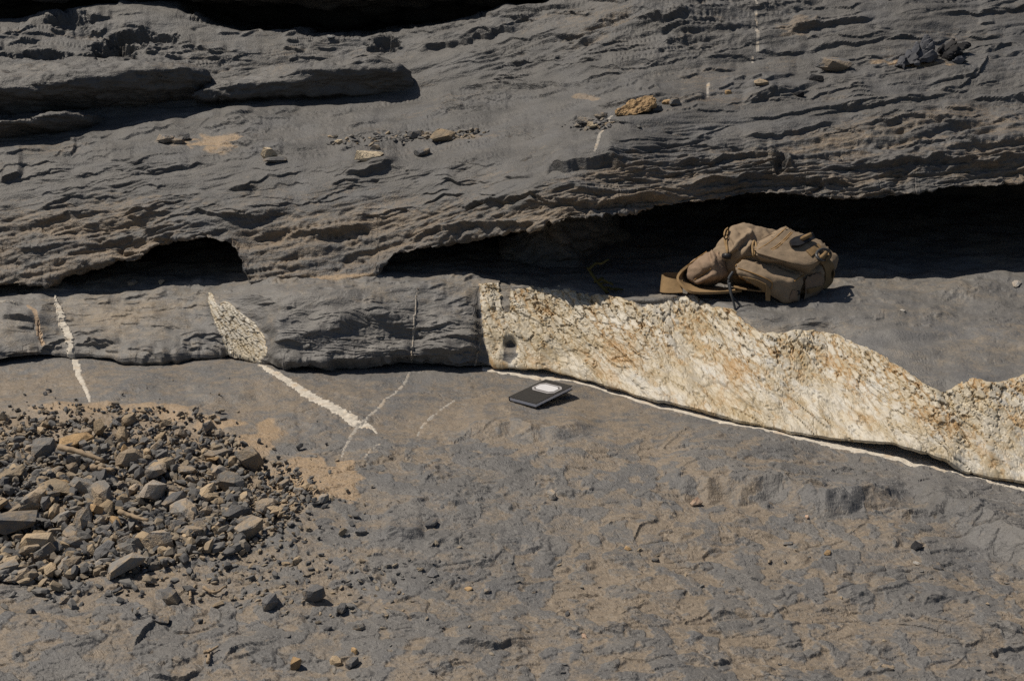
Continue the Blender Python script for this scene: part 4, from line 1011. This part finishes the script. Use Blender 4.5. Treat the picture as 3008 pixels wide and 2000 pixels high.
# ================================================================== tubes and ribbons
def tube_mesh(name, pts, rad, seg=8, closed=False, cap=True):
    pts = [Vector(p) for p in pts]; n = len(pts); V = []; Fc = []
    rad = [rad] * n if not hasattr(rad, '__len__') else list(rad)
    up = Vector((.13, .31, .94))
    for i, p in enumerate(pts):
        a = pts[(i - 1) % n] if (closed or i > 0) else p; b = pts[(i + 1) % n] if (closed or i < n - 1) else p
        t = (b - a).normalized(); u = t.cross(up).normalized(); v = t.cross(u)
        for k in range(seg):
            c = 6.28318 * k / seg; V.append(p + rad[i] * (math.cos(c) * u + math.sin(c) * v))
    m = n if closed else n - 1
    for i in range(m):
        for k in range(seg):
            Fc.append([i * seg + k, i * seg + (k + 1) % seg, ((i + 1) % n) * seg + (k + 1) % seg, ((i + 1) % n) * seg + k])
    if not closed and cap: Fc += [list(range(seg))[::-1], [(n - 1) * seg + k for k in range(seg)]]
    me = bpy.data.meshes.new(name); me.from_pydata([tuple(q) for q in V], [], Fc); me.update(); shade_smooth(me); return me
def spline(pts, n):
    """Catmull-Rom through the points"""
    p = np.array(pts, float); p = np.vstack([2 * p[0] - p[1], p, 2 * p[-1] - p[-2]]); out = []
    m = len(p) - 3
    for u in np.linspace(0, m - 1e-6, n):
        i = int(u); t = u - i; a, b, c, d = p[i:i + 4]
        out.append(.5 * (2 * b + (c - a) * t + (2 * a - 5 * b + 4 * c - d) * t * t + (3 * b - a - 3 * c + d) * t ** 3))
    return np.array(out)
def sheet_mesh(name, rows, thick):
    """rows: (n, m, 3) surface, given a thickness"""
    P = np.asarray(rows); nr, nc = P.shape[:2]; nn = normals(P) * thick * .5
    V = np.concatenate([(P + nn).reshape(-1, 3), (P - nn).reshape(-1, 3)]); q = grid_quads(nr, nc); k = nr * nc
    Fc = q.tolist() + (q[:, ::-1] + k).tolist()
    rim = [(0, j) for j in range(nc)] + [(i, nc - 1) for i in range(1, nr)] + [(nr - 1, j) for j in range(nc - 2, -1, -1)] + [(i, 0) for i in range(nr - 2, 0, -1)]
    ids = [i * nc + j for i, j in rim]
    for a, b in zip(ids, ids[1:] + ids[:1]): Fc.append([b, a, a + k, b + k])
    me = bpy.data.meshes.new(name); me.from_pydata(V.tolist(), [], Fc); me.update()
    bm = bmesh.new(); bm.from_mesh(me); bmesh.ops.recalc_face_normals(bm, faces=bm.faces); bm.to_mesh(me); bm.free(); return me

# ================================================================== BACKPACK
def cloth(name, col, weave=900, rough=.9):
    m, t, b = mat_new(name); c = coords(t)
    n1 = noise(t, c, 24, 5, .6); n2 = noise(t, c, 160, 3); n3 = noise(t, c, weave, 1)
    k = mix(t, ramp(t, n1, [(.3, g(0)), (.7, g(1))]), tuple(v * .80 for v in col), tuple(min(1, v * 1.14) for v in col))
    k = mix(t, ramp(t, n2, [(.55, g(0)), (.8, g(.5))]), k, tuple(v * 1.35 for v in col))
    t.links.new(k, b.inputs['Base Color']); b.inputs['Roughness'].default_value = rough
    bump(t, b, math_(t, 'ADD', n2, math_(t, 'MULTIPLY', n3, .5)), .35, .002); return m
M['canvas'] = cloth('brown_canvas', (.25, .188, .128)); M['canvas2'] = cloth('faded_canvas', (.235, .168, .118))
M['webbing'] = cloth('tan_webbing', (.235, .155, .078)); M['seam'] = cloth('ochre_thread', (.33, .19, .07)); M['lining'] = cloth('dark_lining', (.05, .045, .035))
def plastic(name, col, rough=.4):
    m, t, b = mat_new(name); c = coords(t); n = noise(t, c, 90, 3)
    t.links.new(mix(t, n, col, tuple(v * 1.6 for v in col)), b.inputs['Base Color']); b.inputs['Roughness'].default_value = rough; return m
M['black'] = plastic('black_plastic', (.018, .018, .020)); M['cord'] = plastic('slate_cord', (.045, .048, .052), .8)
M['cordtan'] = cloth('tan_cord', (.30, .20, .10)); M['metal'] = plastic('blackened_metal', (.05, .05, .05), .3)
YB0 = 2.90
def B(zx, zy, d=0.): return Vector(at_Y(1900 + zx * .2628, 620 + zy * .2628, YB0 + d))
bag = bpy.data.objects.new('backpack', None); C.objects.link(bag)
tag(bag, 'brown canvas backpack lying on its side on the ledge before the cave', 'backpack')
bag_bodies = []
def soft(name, pts, mat, voxel=.004, sm=10, wr=.004, seed=0, stretch=(18, 30), parent=None, folds=()):
    me = remeshed(hull_mesh(name, [B(*p) for p in pts]), voxel, sm)
    co, no = mesh_co(me); X, Y, Z = co.T
    a = (X * .8 - Z * .6); b = (X * .6 + Z * .8) + .6 * Y
    d = wr * (1.1 * fbm(a * stretch[0] * .6, b * stretch[1] * .6, 200 + seed, 3) - 1.2 * np.abs(perlin(a * stretch[0], b * stretch[1], 210 + seed)) + .4) + .35 * wr * fbm(a * 60, b * 60, 220 + seed, 2)
    qx, qy = project(co.astype(float)); zx = (qx - 1900) / .2628; zy = (qy - 620) / .2628
    for line, w, A in folds:
        dd, t, _ = poly_dist(zx, zy, line); d = d + A * np.exp(-(dd / w) ** 2) * np.sin(np.pi * np.clip(.08 + .84 * t, 0, 1))
    set_co(me, co + no * d[:, None]); shade_smooth(me)
    o = link(name, me, mat, parent or bag); bag_bodies.append(o); return o
main = soft('main_compartment', [(700, 480, .02), (760, 385, .03), (880, 240, .03), (970, 150, .04), (1090, 128, .05), (1220, 170, .06), (1400, 250, .06), (1720, 300, .07), (2000, 410, .07), (2105, 520, .06),
       (2125, 640, .045), (2060, 830, .03), (1820, 950, -.03), (1000, 860, .02), (800, 790, .03), (720, 660, .0), (1000, 420, -.05), (1500, 640, -.055), (1900, 690, -.05), (1020, 840, .08), (1900, 860, .05), (980, 170, .09), (1300, 250, .11)],
       M['canvas'], wr=.006, seed=1, stretch=(12, 20), folds=[([(930, 470), (1000, 390), (1090, 300), (1140, 270)], 26, .012), ([(990, 560), (1080, 470), (1170, 360)], 22, .010), ([(960, 500), (1040, 420), (1120, 340)], 16, -.010), ([(1130, 190), (1150, 270), (1120, 350)], 22, .008), ([(720, 620), (800, 560), (840, 480)], 24, .010), ([(760, 680), (840, 640), (900, 560)], 20, -.010), ([(860, 260), (930, 330), (950, 420)], 20, -.009), ([(980, 180), (1050, 230), (1060, 300)], 18, -.006)])
soft('collar', [(690, 440, .02), (480, 590, .02), (440, 690, .01), (460, 760, .0), (560, 808, -.02), (770, 730, -.045), (740, 560, -.04), (820, 420, .0), (920, 720, -.03), (660, 450, .08), (480, 610, .08), (470, 780, .05), (800, 830, .03)],
     M['canvas2'], wr=.005, seed=2, stretch=(12, 30), folds=[([(690, 450), (700, 520), (730, 590)], 12, -.008), ([(720, 420), (740, 500), (770, 570)], 12, .008), ([(750, 400), (780, 480), (810, 540)], 12, -.008), ([(530, 770), (620, 720), (720, 640)], 16, -.010), ([(560, 800), (660, 750), (770, 690)], 18, .008), ([(600, 560), (640, 600), (660, 660)], 30, .006)])
soft('front_pocket', [(1205, 450, -.06), (1240, 355, -.035), (1530, 178, .005), (1610, 185, .01), (1950, 320, .02), (2055, 430, .01), (1965, 560, -.07), (1790, 625, -.085), (1500, 570, -.085), (1225, 500, -.075), (1300, 590, -.04), (1800, 700, -.05)], M['canvas'], voxel=.004, sm=8, wr=.0025, seed=3)
soft('side_pocket', [(985, 600, -.065), (1060, 525, -.055), (1130, 520, -.05), (1000, 690, -.085), (1070, 740, -.05), (1720, 690, -.07), (1750, 720, -.065), (1640, 790, -.105), (1400, 800, -.10), (1585, 1000, -.105), (1550, 1055, -.098), (1720, 1010, -.07), (1745, 800, -.055), (1400, 850, -.075)],
     M['canvas'], voxel=.004, sm=8, wr=.0028, seed=4)
soft('end_pocket', [(1760, 720, -.06), (1940, 678, -.045), (1985, 780, -.035), (1935, 880, -.04), (1770, 900, -.065), (1750, 1010, -.06), (1880, 970, -.03), (1980, 880, -.0)], M['canvas2'], voxel=.004, sm=7, wr=.003, seed=5)
from mathutils.bvhtree import BVHTree
def joined_bvh():
    V, Fc = [], []
    for o in bag_bodies:
        k = len(V); V += [v.co.copy() for v in o.data.vertices]; Fc += [[k + i for i in p.vertices] for p in o.data.polygons]
    return BVHTree.FromPolygons(V, Fc)
bvh = joined_bvh(); CAMP = Vector((0, 0, CAMH))
def drape(zx, zy, lift=.003, d=0.):
    far = B(zx, zy, d); v = (far - CAMP).normalized(); h = bvh.ray_cast(CAMP, v)
    p = h[0] if h[0] is not None and (h[0] - far).length < .16 else far
    return p - v * lift
def band(name, A, Bq, mat, lift=.003, thick=.0025, n=26, across=5, drap=True, parent=None, par=None):
    a = spline(A, n); b = spline(Bq, n); rows = []
    for i in range(n):
        row = []
        for k in range(across):
            q = a[i] + (b[i] - a[i]) * k / (across - 1)
            row.append(drape(q[0], q[1], lift, q[2]) if drap else B(*q))
        rows.append(row)
    P = np.array(rows)
    if drap: P = blur(P, 1, 0)
    me = sheet_mesh(name, P, thick); return link(name, me, mat, parent or bag)
band('pocket_flap', [(1195, 425, -.06), (1235, 345, -.03), (1400, 250, 0), (1560, 168, .01)], [(1225, 470, -.07), (1500, 550, -.08), (1790, 605, -.08), (1985, 520, -.06)], M['canvas'], lift=.007, thick=.004, n=40, across=26)
band('strap', [(1880, 520, -.05), (1965, 600, -.03), (2000, 700, -.02), (1985, 800, -.01), (1945, 862, -.01)], [(2030, 530, -.03), (2085, 600, .0), (2098, 700, .02), (2070, 800, .03), (2000, 872, .02)], M['webbing'], lift=.008)
band('strap', [(1775, 440, -.07), (1845, 512, -.07)], [(1915, 360, -.04), (1955, 410, -.04)], M['webbing'], lift=.012, n=10)
band('strap', [(955, 712, -.08), (1080, 735, -.085), (1220, 765, -.09), (1340, 822, -.095)], [(965, 850, -.06), (1080, 875, -.07), (1200, 890, -.075), (1330, 905, -.085)], M['webbing'], lift=.004)
band('strap', [(1330, 800, -.105), (1332, 880, -.107), (1330, 940, -.107), (1330, 1000, -.107)], [(1362, 850, -.107), (1382, 890, -.108), (1380, 950, -.108), (1378, 1004, -.108)], M['webbing'], drap=False, n=14)
band('strap', [(1750, 870, -.07), (1840, 862, -.06), (1950, 835, -.05)], [(1760, 925, -.07), (1850, 912, -.06), (1950, 875, -.05)], M['webbing'], lift=.004, n=14)
band('shoulder_strap', [(455, 612, .02), (370, 690, .0), (346, 765, -.02), (420, 860, -.045), (520, 912, -.06), (780, 915, -.065), (1060, 892, -.06)], [(470, 640, .05), (436, 690, .05), (425, 740, .04), (480, 800, .02), (600, 852, .0), (800, 866, -.01), (1060, 862, -.01)], M['webbing'], drap=False, n=50, thick=.006)
band('waist_strap', [(400, 688, .075), (280, 688, .07), (200, 690, .06), (172, 706, .035), (210, 735, .01), (300, 760, -.005), (400, 775, -.01)], [(400, 850, .06), (280, 868, .05), (200, 880, .04), (155, 900, .012), (195, 915, -.015), (290, 918, -.028), (400, 912, -.035)], M['webbing'], drap=False, n=50, thick=.004)
band('patch', [(1600, 995, -.1), (1612, 930, -.1), (1640, 875, -.1)], [(1680, 1000, -.09), (1690, 940, -.09), (1700, 900, -.08)], M['canvas2'], lift=.004, n=10)
bk = band('buckle', [(1590, 345, -.02), (1640, 305, -.02), (1720, 285, 0), (1870, 235, .01)], [(1608, 392, -.02), (1690, 396, -.02), (1760, 368, 0), (1884, 305, .01)], M['black'], lift=.018, thick=.009, n=16)
link('strap_end', tube_mesh('strap_end', [drape(1735, 310, .032), drape(1780, 288, .032), drape(1840, 262, .032)], .0058, 10), M['webbing'], bk)
ring = [drape(1975 + 80 * math.cos(a), 488 + 62 * math.sin(a), .022) for a in np.linspace(0, 6.28, 25)[:-1]]
link('ring', tube_mesh('ring', ring, .0036, 8, True), M['metal'], bag)
for p, q in (((1945, 525), (2000, 470)), ((1985, 550), (2045, 490))): link('strap_end', tube_mesh('strap_end', [drape(*p, .02), drape(*q, .02)], .006, 8), M['webbing'], bag)
def cord(name, pts, r, mat, lift=.004, n=30, drap=True, parent=None):
    q = spline(pts, n); P_ = [drape(*a[:2], lift, a[2]) if drap else B(*a) for a in q]
    return link(name, tube_mesh(name, P_, r, 8), mat, parent or bag)
for pts in ([(905, 190, .03), (872, 230, .02), (868, 320, 0), (890, 420, -.02), (905, 485, -.03)], [(915, 200, .03), (900, 260, .02), (890, 340, 0), (900, 420, -.02), (905, 490, -.03)]):
    cord('drawcord', pts, .0022, M['cordtan'], .005)
link('cord_lock', tube_mesh('cord_lock', [drape(848, 500, .010), drape(895, 502, .010), drape(942, 512, .010)], [.006, .0075, .006], 10), M['black'], bag)
cord('drawcord', [(960, 680, -.09), (915, 760, -.10), (925, 870, -.105), (955, 960, -.11), (1040, 1050, -.118), (1100, 1160, -.128), (1088, 1208, -.13), (1040, 1200, -.13), (1000, 1140, -.127), (970, 1020, -.12), (945, 930, -.115), (925, 800, -.105)], .0030, M['cord'], drap=False, n=60)
for pts in ([(1380, 430, -.06), (1450, 390, -.05), (1540, 310, -.03), (1610, 235, 0)], [(1400, 442, -.06), (1470, 400, -.05), (1560, 315, -.03), (1630, 240, 0)], [(990, 620, -.07), (1030, 560, -.06), (1110, 515, -.05), (1180, 510, -.05)],
            [(455, 610, .03), (560, 530, .03), (670, 455, .03)], [(1020, 640, -.08), (1200, 700, -.09), (1390, 790, -.1), (1390, 870, -.1)], [(1650, 785, -.1), (1700, 750, -.09), (1760, 710, -.07)], [(530, 770, -.02), (620, 710, -.03), (720, 640, -.04)],
            [(1245, 430, -.07), (1400, 330, -.04), (1560, 185, 0)]):
    cord('seam', pts, .0013, M['seam'], .0015 if pts[0][0] not in (1380, 1400, 1245) else .009)
cord('loop', [(1190, 505, -.08), (1180, 400, -.06), (1200, 335, -.04), (1222, 400, -.06), (1196, 510, -.08)], .0026, M['cordtan'], .008)
link('grommet', tube_mesh('grommet', [drape(1690, 915, .002), drape(1690, 915, .006)], .006, 14), M['black'], bag)

# ================================================================== NOTEBOOK
def notebook():
    root = bpy.data.objects.new('notebook', None); C.objects.link(root)
    tag(root, 'black hardcover notebook with a white label lying below the quartz face', 'notebook')
    a = Vector((.0672, -.0586, .0035)) * .92; b = Vector((.0908, .1067, .0065)) * .97
    p0, n = surf('ground', 1494, 1180); ax, by = a.normalized(), (b - b.project(a)).normalized(); up = ax.cross(by).normalized()
    w, l, t = a.length, b.length, .0108
    M3 = Matrix((ax, by, up)).transposed().to_4x4(); M3.translation = p0 + Vector((0, 0, .0015))
    root.matrix_world = M3
    cov = plastic('black_cover', (.022, .021, .020), .55)
    def box(name, x0, x1, y0, y1, z0, z1, mat, bev=.0, parent=root):
        bm = bmesh.new(); bmesh.ops.create_cube(bm, size=1)
        for v in bm.verts: v.co = ((x0 + x1) / 2 + v.co.x * (x1 - x0), (y0 + y1) / 2 + v.co.y * (y1 - y0), (z0 + z1) / 2 + v.co.z * (z1 - z0))
        if bev: bmesh.ops.bevel(bm, geom=bm.edges[:], offset=bev, segments=2, affect='EDGES')
        me = bpy.data.meshes.new(name); bm.to_mesh(me); bm.free(); return link(name, me, mat, parent)
    box('cover', 0, w, 0, l, t - .0016, t, cov, .0006); box('cover', 0, w, 0, l, 0, .0016, cov, .0006)
    box('spine', -.0014, .0004, 0, l, .0002, t - .0002, cov, .0005)
    m, tt, bb = mat_new('paper_edge'); c = coords(tt, (1, 1, 1)); wv = N(tt, 'ShaderNodeTexWave'); wv.bands_direction = 'Z'; wv.inputs['Scale'].default_value = 900; wv.inputs['Distortion'].default_value = 2
    tt.links.new(c, wv.inputs['Vector']); tt.links.new(mix(tt, wv.outputs['Fac'], (.74, .71, .72), (.88, .86, .87)), bb.inputs['Base Color'])
    box('pages', .0008, w - .0022, .0018, l - .0018, .0018, t - .0018, m)
    def octo(name, x0, x1, y0, y1, cut, z, mat):
        v = [(x0 + cut, y0, z), (x1 - cut, y0, z), (x1, y0 + cut, z), (x1, y1 - cut, z), (x1 - cut, y1, z), (x0 + cut, y1, z), (x0, y1 - cut, z), (x0, y0 + cut, z)]
        v2 = [(p[0], p[1], z - .0003) for p in v]
        me = bpy.data.meshes.new(name); me.from_pydata(v + v2, [], [list(range(8))] + [[i, i + 8, (i + 1) % 8 + 8, (i + 1) % 8] for i in range(8)]); me.update(); return link(name, me, mat, root)
    grey = plastic('label_border', (.26, .25, .25), .6); wht = plastic('label_paper', (.50, .49, .49), .6)
    wht.node_tree.nodes['Mix'].inputs[7].default_value = (.60, .59, .60, 1); wht.node_tree.nodes['Mix'].inputs[6].default_value = (.50, .50, .51, 1)
    x0, x1, y0, y1 = .09 * w, .91 * w, .47 * l, .85 * l
    octo('label_border', x0, x1, y0, y1, .011, t + .0004, grey); octo('label_rule', x0 + .0035, x1 - .0035, y0 + .0045, y1 - .0045, .010, t + .0007, plastic('label_line', (.09, .085, .085), .6))
    octo('label_paper', x0 + .006, x1 - .006, y0 + .0085, y1 - .0085, .009, t + .0010, wht)
notebook()

# ================================================================== twigs, sprig
def wood(name, col):
    m, t, b = mat_new(name); c = coords(t); n = noise(t, c, 120, 4); t.links.new(mix(t, n, tuple(.55 * v for v in col), col), b.inputs['Base Color']); bump(t, b, n, .5, .002); return m
M['wood'] = wood('weathered_wood', (.36, .27, .18)); M['greentwig'] = wood('olive_stem', (.085, .075, .022))
def twig(label, pts, r, lift=.012, mat='wood', sf='ground', cat='twig', name='twig'):
    P_ = []
    q = spline([(x, y, 0) for x, y in pts], 14)
    for x, y, _ in q:
        p, n = surf(sf, x, y); P_.append(p + Vector((0, 0, lift)))
    rr = [r * (1 - .45 * i / 13) * (1 + .12 * math.sin(i * 2.1)) for i in range(14)]
    return tag(link(name, tube_mesh(name, P_, rr, 7), M[mat]), label, cat)
for lab, pts, r, lift in (('thick weathered stick lying on the left half of the rubble pile', [(180, 1372), (240, 1388), (305, 1410)], .0070, .045),
                          ('short stub of wood among the stones left of the pile centre', [(275, 1418), (300, 1424), (335, 1426)], .0065, .035),
                          ('pale bent stick in front of the squarish grey block', [(355, 1545), (400, 1562), (440, 1572)], .0050, .03),
                          ('thin straw lying along the front of the rubble pile', [(350, 1640), (400, 1655), (420, 1665)], .0022, .02),
                          ('forked dry twig in the foreground below the pile', [(600, 1925), (620, 1920), (640, 1908)], .0030, .006),
                          ('short dry stem crossing the forked twig', [(610, 1955), (614, 1938), (616, 1915)], .0030, .006),
                          ('curled dry twig beside the dark hump below the pile', [(560, 1770), (558, 1755), (562, 1740)], .0030, .006),
                          ('pale dry stem lying right of the dark hump below the pile', [(600, 1738), (630, 1752), (660, 1735)], .0032, .008)):
    twig(lab, pts, r, lift)
def sprig():
    root = bpy.data.objects.new('sprig', None); C.objects.link(root); tag(root, 'olive green sprig lying in the cave shadow left of the bag', 'plant')
    def pt(x, y, h): return surf('ledge', x, y)[0] + Vector((0, 0, h))
    for pts, r in (([(1785, 866, .005), (1745, 850, .03), (1727, 838, .045), (1730, 845, .05), (1748, 840, .06), (1765, 858, .075), (1785, 856, .085)], .0045), ([(1745, 850, .02), (1770, 856, .03), (1800, 866, .025)], .004)):
        q = spline([tuple(pt(*p)) for p in pts], 22); link('stem', tube_mesh('stem', q, [r * (1 - .5 * i / 21) for i in range(22)], 7), M['greentwig'], root)
    for x, y, h, a in ((1762, 858, .02, .3), (1775, 862, .015, -.4), (1752, 856, .025, 1.0), (1792, 866, .012, .1)):
        c = pt(x, y, h); n = 5; rows = []
        for i in range(7):
            t = i / 6; w = .006 * math.sin(math.pi * min(.97, t + .03)); d = Vector((math.cos(a), .3, math.sin(a) * .4)) * .035 * t
            rows.append([tuple(c + d + Vector((0, k * w, .004 * abs(k) - .006 * t * t))) for k in (-1, 0, 1)])
        link('leaf', sheet_mesh('leaf', rows, .0006), M['greentwig'], root)
sprig()
